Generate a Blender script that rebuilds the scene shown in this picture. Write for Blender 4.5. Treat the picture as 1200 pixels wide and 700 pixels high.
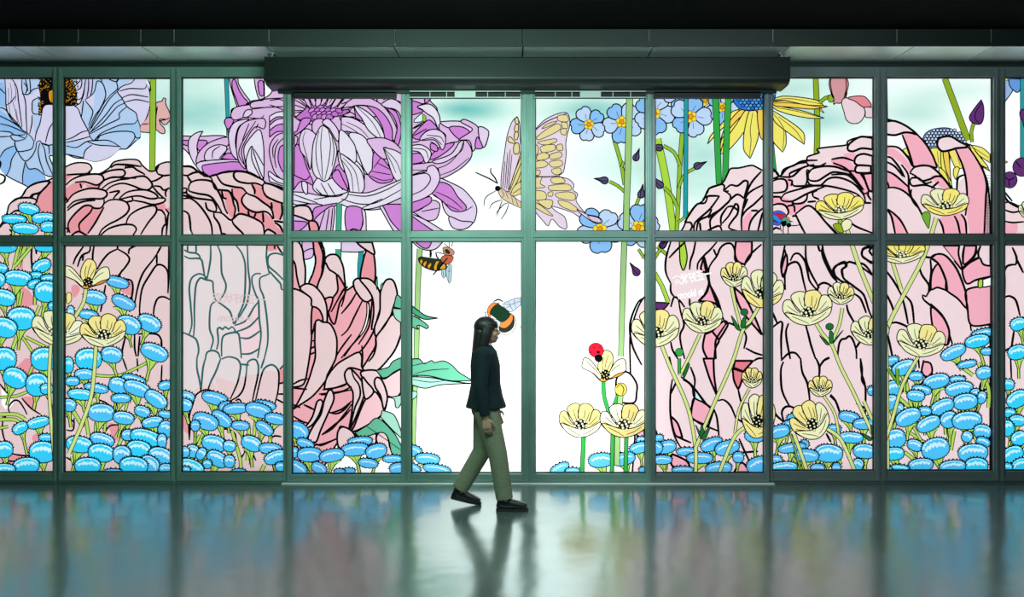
import bpy, bmesh, math, random
import numpy as np
from mathutils import Vector, Matrix
from mathutils.geometry import delaunay_2d_cdt

# ---------------------------------------------------------------- clear
for o in list(bpy.data.objects):
    bpy.data.objects.remove(o, do_unlink=True)
SC = bpy.context.scene
COL = SC.collection
PI = math.pi

# ---------------------------------------------------------------- camera
# the glass front is the plane y = 0; one metre there is 120 px of the 1200 x 700 frame
PPM, CX, CY, CAMZ, DIST = 120.0, 600.0, 350.0, 1.79, 8.0
cam_d = bpy.data.cameras.new('camera')
cam = bpy.data.objects.new('camera', cam_d); COL.objects.link(cam)
cam.location = (0, -DIST, CAMZ); cam.rotation_euler = (PI / 2, 0, 0)
cam_d.sensor_width = 36.0
cam_d.lens = 36.0 * (PPM * DIST) / 1200.0
cam_d.clip_end = 200
SC.camera = cam

# ---------------------------------------------------------------- world, lights, exposure
w = bpy.data.worlds.new('night'); SC.world = w; w.use_nodes = True
w.node_tree.nodes['Background'].inputs[0].default_value = (0.55, 0.8, 0.75, 1)
w.node_tree.nodes['Background'].inputs[1].default_value = 0.012
SC.view_settings.view_transform = 'Standard'
SC.view_settings.look = 'None'
SC.view_settings.exposure = 0.0
SC.view_settings.gamma = 1.0
SC.view_settings.use_curve_mapping = False
try:
    SC.cycles.use_denoising = True
    SC.cycles.max_bounces = 8
    SC.cycles.transparent_max_bounces = 16
except Exception:
    pass

def area_light(name, loc, rot, sx, sy, power, col):
    d = bpy.data.lights.new(name, 'AREA'); d.shape = 'RECTANGLE'
    d.size = sx; d.size_y = sy; d.energy = power; d.color = col
    o = bpy.data.objects.new(name, d); COL.objects.link(o)
    o.location = loc; o.rotation_euler = rot
    return o
# the bright hall behind the printed glass
area_light('hall_backlight', (0, 1.7, 2.05), (-PI / 2, 0, 0), 17.0, 7.0, 985, (1.0, 1.0, 1.0))
area_light('door_backlight_boost', (0.12, 0.8, 0.85), (-PI / 2, 0, 0), 1.9, 1.4, 34, (1.0, 1.0, 1.0))  # extra light added behind the centre doors to brighten their floor reflection
# unseen fill lights added to brighten the frames, well in front of the glass
area_light('corridor_fill', (-0.8, -3.2, 3.6), (math.radians(55), 0, 0), 1.6, 0.6, 98, (0.60, 1.0, 0.82))
area_light('corridor_fill', (1.9, -3.4, 3.6), (math.radians(55), 0, 0), 1.6, 0.6, 48, (0.78, 0.92, 1.0))

# ---------------------------------------------------------------- helpers
def lin(c):
    return tuple((v / 255 / 12.92) if v / 255 <= 0.04045 else ((v / 255 + 0.055) / 1.055) ** 2.4 for v in c)

def X(px): return (px - CX) / PPM
def Z(py): return CAMZ + (CY - py) / PPM

def mat(name, base, rough=0.5, metal=0.0, spec=0.5, noise=0.0, nscale=8.0, bump=0.0, bscale=40.0, coat=0.0, stretch=None):
    m = bpy.data.materials.new(name); m.use_nodes = True
    nt = m.node_tree; b = nt.nodes['Principled BSDF']
    b.inputs['Base Color'].default_value = (*base, 1)
    b.inputs['Roughness'].default_value = rough
    b.inputs['Metallic'].default_value = metal
    b.inputs['Specular IOR Level'].default_value = spec
    b.inputs['Coat Weight'].default_value = coat
    tc = nt.nodes.new('ShaderNodeTexCoord')
    src = tc.outputs['Object']
    if stretch:
        mp = nt.nodes.new('ShaderNodeMapping'); mp.inputs['Scale'].default_value = stretch
        nt.links.new(src, mp.inputs['Vector']); src = mp.outputs['Vector']
    if noise > 0:
        n = nt.nodes.new('ShaderNodeTexNoise'); n.inputs['Scale'].default_value = nscale; n.inputs['Detail'].default_value = 5
        nt.links.new(src, n.inputs['Vector'])
        r = nt.nodes.new('ShaderNodeValToRGB')
        r.color_ramp.elements[0].position = 0.3; r.color_ramp.elements[1].position = 0.7
        r.color_ramp.elements[0].color = (*[v * (1 - noise) for v in base], 1)
        r.color_ramp.elements[1].color = (*[min(1, v * (1 + noise)) for v in base], 1)
        nt.links.new(n.outputs['Fac'], r.inputs['Fac']); nt.links.new(r.outputs['Color'], b.inputs['Base Color'])
    if bump > 0:
        n2 = nt.nodes.new('ShaderNodeTexNoise'); n2.inputs['Scale'].default_value = bscale; n2.inputs['Detail'].default_value = 3
        nt.links.new(src, n2.inputs['Vector'])
        bp = nt.nodes.new('ShaderNodeBump'); bp.inputs['Strength'].default_value = bump; bp.inputs['Distance'].default_value = 0.01
        nt.links.new(n2.outputs['Fac'], bp.inputs['Height']); nt.links.new(bp.outputs['Normal'], b.inputs['Normal'])
    return m

def link(o, parent=None):
    COL.objects.link(o)
    if parent is not None:
        o.parent = parent
    return o

def empty(name, loc=(0, 0, 0)):
    o = bpy.data.objects.new(name, None); o.location = loc; o.empty_display_size = 0.1
    return link(o)

def tag(o, label, cat, kind=None, group=None):
    o['label'] = label; o['category'] = cat
    if kind: o['kind'] = kind
    if group: o['group'] = group
    return o

def obj_bm(name, bm, mats, parent=None, smooth=False):
    me = bpy.data.meshes.new(name)
    bmesh.ops.recalc_face_normals(bm, faces=bm.faces[:])
    bm.to_mesh(me); bm.free()
    for m in (mats if isinstance(mats, (list, tuple)) else [mats]):
        me.materials.append(m)
    if smooth:
        for p in me.polygons: p.use_smooth = True
    return place(name, me, parent)

def place(name, me, parent=None):
    """link a mesh given in world coordinates under a parent that has a location"""
    o = bpy.data.objects.new(name, me)
    if parent is not None:
        off = Vector(parent.location); p = parent.parent
        while p is not None:
            off += Vector(p.location); p = p.parent
        me.transform(Matrix.Translation(-off))
    return link(o, parent)

def bm_box(bm, x0, x1, y0, y1, z0, z1, bev=0.0, mi=0):
    vs = [bm.verts.new(p) for p in ((x0, y0, z0), (x1, y0, z0), (x1, y1, z0), (x0, y1, z0),
                                    (x0, y0, z1), (x1, y0, z1), (x1, y1, z1), (x0, y1, z1))]
    fs = [bm.faces.new([vs[i] for i in q]) for q in ((0, 3, 2, 1), (4, 5, 6, 7), (0, 1, 5, 4), (1, 2, 6, 5), (2, 3, 7, 6), (3, 0, 4, 7))]
    for f in fs: f.material_index = mi
    if bev > 0:
        es = list({e for f in fs for e in f.edges})
        bmesh.ops.bevel(bm, geom=es, offset=bev, segments=2, affect='EDGES', profile=0.6)

def bm_prism_x(bm, prof, x0, x1, mi=0):
    """profile [(y,z)...] extruded along x"""
    a = [bm.verts.new((x0, y, z)) for y, z in prof]; b = [bm.verts.new((x1, y, z)) for y, z in prof]
    n = len(prof)
    fs = [bm.faces.new(a), bm.faces.new(b[::-1])]
    for i in range(n):
        fs.append(bm.faces.new((a[i], b[i], b[(i + 1) % n], a[(i + 1) % n])))
    for f in fs: f.material_index = mi
# ================================================================= drawing of the printed film
# Every print is a list of flat outlines; per pane they are cut into one flat partition (no overlaps), so each
# spot of the film carries exactly one ink.
POLYS = []          # (colour name, points Nx2 in frame px, motif)
_o = [0.0, 0.0, 5.0]; _m = ['printed_flower']

_blk = [0]; UNDER = {'pkD', 'prD', 'white'}     # unlined dark shapes lie under the lines of their block
def O(ox, oy, s=5.0): _o[:] = [ox, oy, s]; _blk[0] += 1
def M(name): _m[0] = name

def pts(s):
    """'u,v u,v! ...' -> points in frame px; '!' marks a corner"""
    out = []; cor = []
    for t in (s.split() if isinstance(s, str) else s):
        if isinstance(t, str):
            c = t.endswith('!'); a, b = t.rstrip('!').split(','); a = float(a); b = float(b)
        else:
            c = False; a, b = t
        out.append((_o[0] + a / _o[2], _o[1] + b / _o[2])); cor.append(c)
    return np.array(out), cor

def _cr(p0, p1, p2, p3, n):
    t = (np.arange(n) / n)[:, None]
    m1 = (p2 - p0) * 0.5; m2 = (p3 - p1) * 0.5
    d = np.linalg.norm(p2 - p1) + 1e-9
    for m in (m1, m2):
        l = np.linalg.norm(m)
        if l > 1.1 * d: m *= 1.1 * d / l
    return (2*t**3 - 3*t**2 + 1) * p1 + (t**3 - 2*t**2 + t) * m1 + (-2*t**3 + 3*t**2) * p2 + (t**3 - t**2) * m2

def smooth(P, cor, closed, step=2.2):
    n = len(P); out = []
    rng = range(n if closed else n - 1)
    for i in rng:
        p1, p2 = P[i], P[(i + 1) % n]
        p0 = P[i - 1] if (closed or i > 0) else p1
        p3 = P[(i + 2) % n] if (closed or i + 2 < n) else p2
        if cor[i]: p0 = p1
        if cor[(i + 1) % n]: p3 = p2
        k = max(1, min(10, int(round(np.linalg.norm(p2 - p1) / step))))
        out.append(_cr(p0, p1, p2, p3, k))
    if not closed: out.append(P[-1][None])
    return np.concatenate(out)

def add(col, P, layer=1):
    if len(P) >= 3: POLYS.append((col, np.asarray(P, float), _m[0], (_blk[0], layer)))

def ribbon(P, w0, w1=None, wm=None, closed=False):
    P = np.asarray(P, float)
    keep = [0]
    for i in range(1, len(P)):
        if np.linalg.norm(P[i] - P[keep[-1]]) > 0.15: keep.append(i)
    P = P[keep]
    n = len(P)
    if n < 2: return None
    if closed:
        T = np.roll(P, -1, 0) - np.roll(P, 1, 0)
    else:
        T = np.gradient(P, axis=0)
    T /= (np.linalg.norm(T, axis=1)[:, None] + 1e-9)
    N = np.stack([-T[:, 1], T[:, 0]], 1)
    t = np.linspace(0, 1, n)
    w1 = w0 if w1 is None else w1
    w = w0 + (w1 - w0) * t
    if wm is not None: w = w + (wm - (w0 + w1) / 2) * np.sin(t * PI)
    a = P + N * (w / 2)[:, None]; b = P - N * (w / 2)[:, None]
    return a, b

STROKE_GAIN = 1.4
PEONY_GAIN = 1.3
def stroke(P, lw, col="ink", taper=True, closed=False):
    lw = lw * STROKE_GAIN * (PEONY_GAIN if _m[0] in ('printed_peony', 'printed_furled_flower') else 1)
    if closed:
        r = ribbon(P, lw, closed=True)
        if r is None: return
        a, b = r
        add(col, np.concatenate([a, a[:1], b[:1], b[::-1]]))
        return
    r = ribbon(P, lw * (0.7 if taper else 1), lw * (0.7 if taper else 1), lw)
    if r is None: return
    a, b = r
    add(col, np.concatenate([a, b[::-1]]))

LW = 1.0
def F(col, s, lw=None, ink='ink', step=2.2):
    """closed shape: fill and outline"""
    P, cor = pts(s); Q = smooth(P, cor, True, step)
    lw = LW if lw is None else lw
    add(col, Q, 0 if (lw == 0 and col in UNDER) else 1)
    if lw > 0: stroke(Q, lw, ink, closed=True)

def L(s, lw=None, ink='ink'):
    P, cor = pts(s); stroke(smooth(P, cor, False), LW if lw is None else lw, ink)

def LS(many, lw=None, ink='ink'):
    for s in many.strip().split('\n'):
        if s.strip(): L(s, lw, ink)

def FS(col, many, lw=None):
    for s in many.strip().split('\n'):
        if s.strip(): F(col, s, lw)

def S(col, s, w0, w1=None, lw=0.8):
    """stem: coloured band between two ink edges, widths in frame px"""
    P, cor = pts(s); Q = smooth(P, cor, False, 6.0)
    w1 = w0 if w1 is None else w1
    r = ribbon(Q, w0 + 2 * lw, w1 + 2 * lw)
    add('ink', np.concatenate([r[0], r[1][::-1]]))
    r = ribbon(Q, w0, w1)
    add(col, np.concatenate([r[0], r[1][::-1]]))

def blob(col, cx, cy, rx, ry, ang=0.0, n=14, lw=0.0):
    a = np.linspace(0, 2 * PI, n, endpoint=False); c, s = math.cos(ang), math.sin(ang)
    x = rx * np.cos(a); y = ry * np.sin(a)
    Q = np.stack([cx + x * c - y * s, cy + x * s + y * c], 1)
    if lw > 0:
        k = (rx + lw) / rx, (ry + lw) / ry
        x2 = x * k[0]; y2 = y * k[1]
        add('ink', np.stack([cx + x2 * c - y2 * s, cy + x2 * s + y2 * c], 1))
    add(col, Q)

def pxpoly(col, P, lw=0.0):
    add(col, P)
    if lw > 0: stroke(np.asarray(P, float), lw, closed=True)

RND = random.Random(7)
def bloom(cx, cy, rx, ry, ang=0.0, tone=0, stalk=None):
    """blue pompom flower seen from the side: spiky rim, jagged pale band, flared green calyx"""
    a = math.radians(ang); c, s = math.cos(a), math.sin(a)
    def T(x, y): return (cx + x * c - y * s, cy + x * s + y * c)
    base, hi = (('pomA', 'pomAh'), ('pomB', 'pomBh'), ('pomC', 'pomCh'))[tone]
    if stalk is not None:
        ex, ey, sw = stalk
        x0, y0 = T(0, ry * 0.55)
        hw = rx * 0.80
        dx, dy = ex - x0, ey - y0; d = math.hypot(dx, dy) + 1e-6; dx /= d; dy /= d; nx, ny = -dy, dx
        k = min(d * 0.6, ry * 1.9)
        A = [(x0 + nx * hw, y0 + ny * hw), (x0 + nx * hw * .42 + dx * k * .45, y0 + ny * hw * .42 + dy * k * .45),
             (x0 + nx * sw * .5 + dx * k, y0 + ny * sw * .5 + dy * k), (ex + nx * sw * .5, ey + ny * sw * .5)]
        B = [(x0 - nx * hw, y0 - ny * hw), (x0 - nx * hw * .42 + dx * k * .45, y0 - ny * hw * .42 + dy * k * .45),
             (x0 - nx * sw * .5 + dx * k, y0 - ny * sw * .5 + dy * k), (ex - nx * sw * .5, ey - ny * sw * .5)]
        Q = np.array(A + B[::-1]); add('calyx', Q); stroke(Q, 0.8, closed=True)
        stroke(np.array([(x0 + nx * hw * .2, y0 + ny * hw * .2), (x0 + dx * k, y0 + dy * k)]), 0.6)
    n = max(14, int((rx + ry) * 1.25)) * 2
    out = []; inn = []
    for i in range(n):
        t = 2 * PI * i / n
        up = -math.sin(t)
        sp = (2.0 if up > 0.1 else 0.9) * (1 if i % 2 else 0) + RND.uniform(-.15, .15)
        ex = math.copysign(abs(math.cos(t)) ** 0.85, math.cos(t)); ey = math.copysign(abs(math.sin(t)) ** 0.85, math.sin(t))
        out.append(T(ex * (rx + 0.75 + sp), ey * (ry + 0.75 + sp)))
        sp2 = (0.55 if i % 2 else -0.25)
        inn.append(T(ex * (rx - 0.15 + sp2), ey * (ry - 0.15 + sp2)))
    add('ink', out); add(base, inn)
    # jagged pale band
    if min(rx, ry) < 3.4: return
    m = max(5, int(rx * 0.75)) ; top = []; bot = []
    yb = -ry * 0.28
    for i in range(m + 1):
        u = -0.78 + 1.56 * i / m
        arch = -ry * 0.30 * (1 - (u / .78) ** 2) + ry * 0.22
        th = (ry * (0.16 if tone == 2 else 0.25)) * (1 - abs(u) ** 3 * .6)
        j = RND.uniform(-.07, .07) * ry
        top.append(T(u * rx, yb + arch - th * (0.5 + RND.random() * .6) + j))
        bot.append(T(u * rx + RND.uniform(-.3, .3), yb + arch + th * (0.35 + (i % 2) * .9) + j))
    add(hi, top + bot[::-1])
    if tone < 2 and ry > 5:
        # pale fringe along the upper rim
        m = max(8, int(rx)); top = []; bot = []
        for i in range(m + 1):
            t = PI * (1.08 + 0.84 * i / m)
            top.append(T(math.cos(t) * rx * .97, math.sin(t) * ry * .97))
            q = 0.90 - 0.12 * (i % 2) * RND.random()
            bot.append(T(math.cos(t) * rx * q, math.sin(t) * ry * q))
        add(hi, top + bot[::-1])

def dots(col, cx, cy, rx, ry, n, r, lw=0.45, seed=1):
    q = random.Random(seed)
    for i in range(n):
        t = i * 2.39996; k = math.sqrt((i + .5) / n)
        blob(col, cx + rx * k * math.cos(t) + q.uniform(-.3, .3), cy + ry * k * math.sin(t) + q.uniform(-.3, .3), r, r, 0, 7, lw)

def cup(cx, cy, w, h, rot=0.0, cols=('cupP', 'cupY', 'cupP', 'cupP'), seed=0, big=1.0, stam=1.0):
    """pale yellow open cup flower; unit box is -1..1 in both directions"""
    a = math.radians(rot); c, s = math.cos(a), math.sin(a); q = random.Random(seed)
    sx, sy = w / 2, h / 2
    def T(P):
        P = np.array(P, float); x = P[:, 0] * sx; y = P[:, 1] * sy
        return np.stack([cx + x * c - y * s, cy + x * s + y * c], 1)
    def shape(col, P, lw=0.85):
        Q = smooth(T(P), [False] * len(P), True, 1.8); add(col, Q); stroke(Q, lw, closed=True)
    def line(P, lw=0.7): stroke(smooth(T(P), [False] * len(P), False, 2), lw)
    j = lambda: q.uniform(-.05, .05)
    # two back petals, two side petals, pale front lip
    back = cols[0] if cols[0] != 'cupY' or cols[1] != 'cupY' else cols[1]
    shape(back, [(-.1, .45), (-.42, -.1), (-.62, -.68 + j()), (-.42, -.95), (-.15, -.98 + j()), (.04, -.78), (.1, -.2), (.05, .4)])
    shape(cols[1], [(-.06, .4), (-.1, -.25), (-.02, -.86), (.22, -1.0 + j()), (.48, -.92), (.62, -.62 + j()), (.52, -.1), (.25, .42)])
    shape(cols[2], [(.2, .5), (.42, 0), (.6, -.55 + j()), (.84, -.6), (1.0, -.25), (.97, .15), (.75, .5)])
    shape(cols[0], [(-.2, .5), (-.46, -.02), (-.66, -.52 + j()), (-.9, -.52), (-1.0, -.15), (-.94, .22), (-.68, .55)])
    for P in ([(-.14, .05), (-.26, -.3), (-.3, -.66)], [(-.04, 0), (-.1, -.35), (-.12, -.62)], [(.12, .05), (.2, -.3), (.24, -.66)], [(.24, .1), (.36, -.2), (.42, -.5)],
              [(-.4, .25), (-.62, 0), (-.8, -.25)], [(-.46, .32), (-.72, .16), (-.86, .04)], [(.42, .25), (.62, 0), (.8, -.28)], [(.48, .3), (.7, .15), (.86, .02)]):
        line(P, .6)
    shape(cols[3], [(-.92, .16), (-.55, .3), (-.2, .46), (.1, .5), (.5, .38), (.95, .1), (.86, .5), (.5, .82), (.12, .98), (-.22, .96), (-.62, .7)])
    line([(-.66, .4), (-.25, .7), (.0, .92)], .6); line([(.74, .36), (.42, .66), (.1, .82)], .6)
    p0 = T([(0.02, .2)])[0]
    n = max(8, int(14 * stam))
    blob('ink', p0[0], p0[1], w * .145 * stam, h * .15 * stam, a, 12)
    dots('cupP', p0[0], p0[1], w * .19 * stam, h * .19 * stam, n, max(.75, w * .026), .5, seed + 5)

def sidecup(cx, cy, w, h, seed=0):
    """cup seen from the side: two spread petals, one upright, orange edges"""
    sx, sy = w / 2, h / 2
    def T(P):
        P = np.array(P, float); return np.stack([cx + P[:, 0] * sx, cy + P[:, 1] * sy], 1)
    def shape(col, P, lw=.85):
        Q = smooth(T(P), [False] * len(P), True, 1.8); add(col, Q); stroke(Q, lw, closed=True)
    def line(P, lw=.65): stroke(smooth(T(P), [False] * len(P), False, 2), lw)
    shape('cupO', [(-.98, .1), (-.6, .35), (-.2, .9), (0, .98), (.2, .85), (.7, .62), (.98, .3), (.6, .4), (.1, .7), (-.3, .5)])
    shape('cupY', [(-.1, .6), (-.28, .1), (-.2, -.5), (.02, -.95), (.3, -.85), (.42, -.4), (.3, .2), (.15, .65)])
    line([(.02, .3), (.08, -.2), (.2, -.7)]); line([(.12, .3), (.22, 0), (.34, -.3)]); line([(-.05, .3), (-.08, -.1), (-.02, -.5)])
    shape('cupP', [(-1, .1), (-.98, -.2), (-.9, -.5), (-.65, -.4), (-.35, .1), (-.12, .6), (-.2, .82), (-.5, .45), (-.8, .25)])
    line([(-.8, -.3), (-.5, .1), (-.2, .55)])
    shape('cupP', [(.15, .75), (.3, .2), (.55, -.3), (.8, -.45), (.95, -.35), (1, .2), (.92, .35), (.6, .5), (.3, .75)])
    line([(.3, .4), (.5, .1), (.72, -.1)])
    p0 = T([(0.05, .55)])[0]
    blob('ink', p0[0], p0[1], w * .11, h * .17, 0, 10)
    dots('cupY', p0[0], p0[1], w * .1, h * .16, 9, .7, .4, seed)

def fivepetal(cx, cy, r, rot=0.0, seed=0, sq=1.0, cols=('fmnL', 'fmnB')):
    q = random.Random(seed)
    for k in range(5):
        t = math.radians(rot + 72 * k); c, s = math.cos(t), math.sin(t)
        rr = r * q.uniform(.92, 1.06)
        P = [(.12, .0), (.35, -.28), (.62, -.42), (.88, -.34), (.97, -.12), (.93, 0), (1.0, .14), (.88, .36), (.6, .42), (.34, .26)]
        Q = np.array([(cx + (x * c - y * s) * rr, cy + (x * s + y * c) * rr * sq) for x, y in P])
        Q = smooth(Q, [False] * len(P), True, 2)
        add(cols[0] if k % 2 == 0 else cols[1], Q); stroke(Q, 1.0, closed=True)
        stroke(np.array([(cx + .3 * rr * c, cy + .3 * rr * s * sq), (cx + rr * (.6 * c - .08 * s), cy + rr * (.6 * s + .08 * c) * sq)]), .6)
    for k in range(5):
        t = math.radians(rot + 36 + 72 * k)
        blob('stamY', cx + .17 * r * math.cos(t), cy + .17 * r * math.sin(t) * sq, r * .115, r * .115, 0, 8, .55)
    blob('stamO', cx, cy, r * .11, r * .11, 0, 8, .55)

def bud(cx, cy, r, ang, col='bud'):
    """pointed dark bud"""
    t = math.radians(ang); c, s = math.cos(t), math.sin(t)
    P = [(-.9, 0), (-.55, -.6), (.1, -.62), (.8, -.25), (1.9, 0), (.8, .3), (.1, .62), (-.55, .6)]
    Q = smooth(np.array([(cx + (x * c - y * s) * r, cy + (x * s + y * c) * r) for x, y in P]), [0, 0, 0, 0, 1, 0, 0, 0], True, 1.6)
    add(col, Q); stroke(Q, .9, closed=True)
    stroke(np.array([(cx - .8 * r * c, cy - .8 * r * s), (cx + r * (.3 * c + .18 * s), cy + r * (.3 * s - .18 * c)), (cx + 1.3 * r * c, cy + 1.3 * r * s)]), .7)

def inside(P, Q):
    """non-zero winding of closed polygon P around points Q"""
    x, y = Q[:, 0], Q[:, 1]; wn = np.zeros(len(Q), int)
    x0, y0 = P[:, 0], P[:, 1]; x1, y1 = np.roll(x0, -1), np.roll(y0, -1)
    for i in range(len(P)):
        up = (y0[i] <= y) & (y1[i] > y); dn = (y0[i] > y) & (y1[i] <= y)
        if not (up.any() or dn.any()): continue
        cr = (x1[i] - x0[i]) * (y - y0[i]) - (x - x0[i]) * (y1[i] - y0[i])
        wn += (up & (cr > 0)).astype(int) - (dn & (cr < 0)).astype(int)
    return wn != 0

def clip(P, r):
    x0, x1, y0, y1 = r
    for ax, v, sg in ((0, x0, 1), (0, x1, -1), (1, y0, 1), (1, y1, -1)):
        if len(P) == 0: return P
        out = []
        d = (P[:, ax] - v) * sg
        for i in range(len(P)):
            j = (i + 1) % len(P)
            if d[i] >= 0: out.append(P[i])
            if (d[i] >= 0) != (d[j] >= 0):
                t = d[i] / (d[i] - d[j]); p = P[i] + (P[j] - P[i]) * t; p[ax] = v
                out.append(p)
        P = np.array(out).reshape(-1, 2)
    return P

def partition(rect, extra_rects=None):
    """cut the prints inside rect; returns verts, triangles and per triangle the index of the top outline (-1: bare film)"""
    x0, x1, y0, y1 = rect
    todo = []
    for k, (c, P, m, _) in enumerate(POLYS):
        if P[:, 0].max() < x0 or P[:, 0].min() > x1 or P[:, 1].max() < y0 or P[:, 1].min() > y1: continue
        Q = clip(P, rect)
        if len(Q) >= 3: todo.append((k, Q))
    V = [(x0, y0), (x1, y0), (x1, y1), (x0, y1)]; E = [(0, 1), (1, 2), (2, 3), (3, 0)]
    idx = {}
    def vid(p):
        key = (round(p[0] * 50), round(p[1] * 50))
        if key not in idx:
            idx[key] = len(V); V.append((key[0] / 50, key[1] / 50))
        return idx[key]
    for i, p in enumerate(V[:4]): idx[(round(p[0] * 50), round(p[1] * 50))] = i
    es = set(E)
    for k, Q in todo:
        ids = [vid(p) for p in Q]
        for a, b in zip(ids, ids[1:] + ids[:1]):
            if a != b and (a, b) not in es and (b, a) not in es: es.add((a, b))
    vo, eo, fo, _, _, _ = delaunay_2d_cdt([Vector(v) for v in V], list(es), [], 0, 1e-4)
    vo = np.array([(v.x, v.y) for v in vo]); fo = np.array([f for f in fo if len(f) == 3], int)
    cen = vo[fo].mean(1)
    ok = (cen[:, 0] > x0) & (cen[:, 0] < x1) & (cen[:, 1] > y0) & (cen[:, 1] < y1)
    fo = fo[ok]; cen = cen[ok]
    top = np.full(len(fo), -1)
    for k, Q in todo:
        a = Q.min(0); b = Q.max(0)
        sel = np.where((cen[:, 0] >= a[0]) & (cen[:, 0] <= b[0]) & (cen[:, 1] >= a[1]) & (cen[:, 1] <= b[1]))[0]
        if len(sel) == 0: continue
        top[sel[inside(Q, cen[sel])]] = k
    return vo, fo, top
# ================================================================= the print, left half
# ---- pink blossom and green stem beside the blue poppy
M('printed_pink_blossom'); O(0, 85); LW = 0.9
F('pinkM', "822,310 850,275 868,225 915,225 915,180 950,168 958,150 972,152 972,185 995,235 1000,270 985,295 965,308 945,290 935,272 940,300 965,330 965,358 940,355 915,335 905,352 860,352 822,345")
LS("""940,272 975,275 998,265
832,305 875,300
925,200 915,260 915,330
945,290 950,280 970,280""")
# ---- blue poppy
M('printed_poppy'); LW = 1.05
F('popB', "-330,30! 845,30! 862,75 878,110 882,170 872,215 862,262 832,300 820,320 822,380 800,398 745,447 700,452 640,498 560,521 490,505 440,500 380,478 318,490 290,492 316,560 312,605 285,610 262,600 262,640 185,672 130,652 40,605 5,560 -60,520 -330,450!")
LW = 0
F('popL', "795,32! 720,80 690,112 715,150 745,200 797,237 806,270 822,312! 850,280 872,215 880,165 865,75 845,30")
F('popL', "270,190 330,185 430,190 460,215 480,270 520,345 530,380 550,400! 480,402 380,410 320,415 268,415 230,408 205,408 215,360 240,290 245,240")
F('popL', "30,35! 35,130 38,200 60,262 130,335 160,355 190,385 215,405! 200,330 195,250 188,200 195,160 235,145 230,90 190,130 140,125 130,60 135,35!")
F('popL', "490,505! 500,460 540,425 600,428 700,436! 700,452 640,498 560,521")
F('popL', "440,40! 480,40 500,140 470,190 490,265 470,230 440,190 450,120")
F('popV', "505,35! 560,35! 540,110 520,140 480,190 495,110")
F('popL', "500,160! 530,145 555,130 540,250 520,310 545,235 530,200")
F('popD', "148,530! 170,565 215,565 262,600! 262,640 185,672 137,650!")
F('popD', "-5,500! 30,455 85,430 100,465 65,520 55,560 35,600 -5,560!")
F('popD', "-5,60! 20,60 30,130 32,200 -5,190!")
F('popD', "-5,215! 50,260 130,335 150,365 90,368 -5,330!")
F('popB2', "565,390! 600,360 720,310 790,300 808,290 820,320 822,380 790,398 785,355 740,345 660,350")
LW = 1.05
LS("""130,35 130,100 150,170 155,270 160,360
70,35 100,90 110,170 120,240 130,320
90,140 65,175 35,195
140,60 160,90 150,130
150,40 160,80 165,110
175,40 180,90 178,125
190,250 188,300 175,360
130,125 165,130 195,100 230,90
235,145 195,165 190,200 195,240 235,245
-40,80 0,95 30,125
-40,190 0,205 30,215 55,245 130,330
-40,240 0,255 70,290 120,325
0,300 60,315 130,345 155,360
-40,350 0,345 60,350 90,368 150,365
-40,385 0,378 60,375
160,360 150,385 100,368 65,368 72,390 100,402 150,390
30,35 35,130 38,200 60,262 130,335 160,355 190,385 200,408
88,405 95,440 120,490 150,520 185,495 210,450 215,410
200,408 190,445 150,460 105,462 90,430 88,405 110,400
0,500 30,455 85,430
100,460 70,510 60,560 40,605
150,520 135,600 135,650
150,525 170,565 215,565 260,600
235,415 225,460 235,520 262,595
215,410 235,400 245,415 285,430 290,480
245,415 262,450 275,520 310,600
245,245 235,300 215,350 205,405
315,290 290,330 275,380 268,412
320,420 280,428 245,415
430,190 460,215 480,270 520,345 530,380 552,402
445,195 470,180 490,130 500,60 505,35
430,90 470,50 475,35
440,110 470,95 480,70 480,35
455,160 480,150 495,95
520,35 520,90 510,150
545,35 540,100 530,140
500,160 530,140 555,110 565,65 575,50 600,62 615,95 620,140 590,210 560,250 520,330
500,165 540,215 545,240 520,310
490,165 485,210 478,265
645,140 620,165 570,250 525,340
590,35 600,55
690,110 640,160 590,240 535,330
720,155 670,185 620,250 530,350
735,180 690,200 640,255 600,300 525,355
745,200 700,240 700,270 640,300 530,360
805,280 790,300 720,305 650,330 590,360 560,390
550,400 590,370 660,350 740,345 785,355 788,390 745,445
590,365 570,395 545,400
640,40 680,55 690,40
640,140 690,95 685,60 700,35
795,32 770,62 720,80 690,112 715,150 745,200 797,237 806,270 822,312
715,150 770,130 870,145
730,175 800,160 875,175
700,110 760,95 850,95 860,70
785,355 800,385 822,380
390,395 430,380 480,350 525,340
390,410 460,395 530,375
390,430 450,440 510,405 560,400 640,400 710,440
510,405 570,425 640,430 700,435
490,505 500,460 540,425
400,480 440,490 490,500
-100,60 -60,200 -80,400""")
LW = 0.5
LS("""60,60 70,120 65,170
75,170 90,220 105,300
95,215 105,270 118,310
55,190 60,240 75,270
85,60 95,120 90,170
50,90 52,140 48,185""")
LW = 0.85
F('ink', "232,75 250,40 330,35 420,45 440,90 452,150 440,190 390,195 330,190 270,190 250,215 245,250 230,250 232,200 240,150")
LW = 0.35
F('stamO', "290,110 325,110 325,175 300,175 288,150")
L("300,112 305,172"); L("312,112 314,172")
q = random.Random(3)
for k in range(90):
    u = q.choice([q.uniform(226, 320), q.uniform(388, 456)]); v = q.uniform(36, 60) if q.random() < .5 else q.uniform(60, 200)
    if v > 60: u = q.choice([q.uniform(224, 240), q.uniform(440, 458)])
    blob('ink', u / 5, 85 + v / 5, q.uniform(.6, 1.3), q.uniform(.6, 1.1), q.uniform(0, 3), 6)
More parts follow.
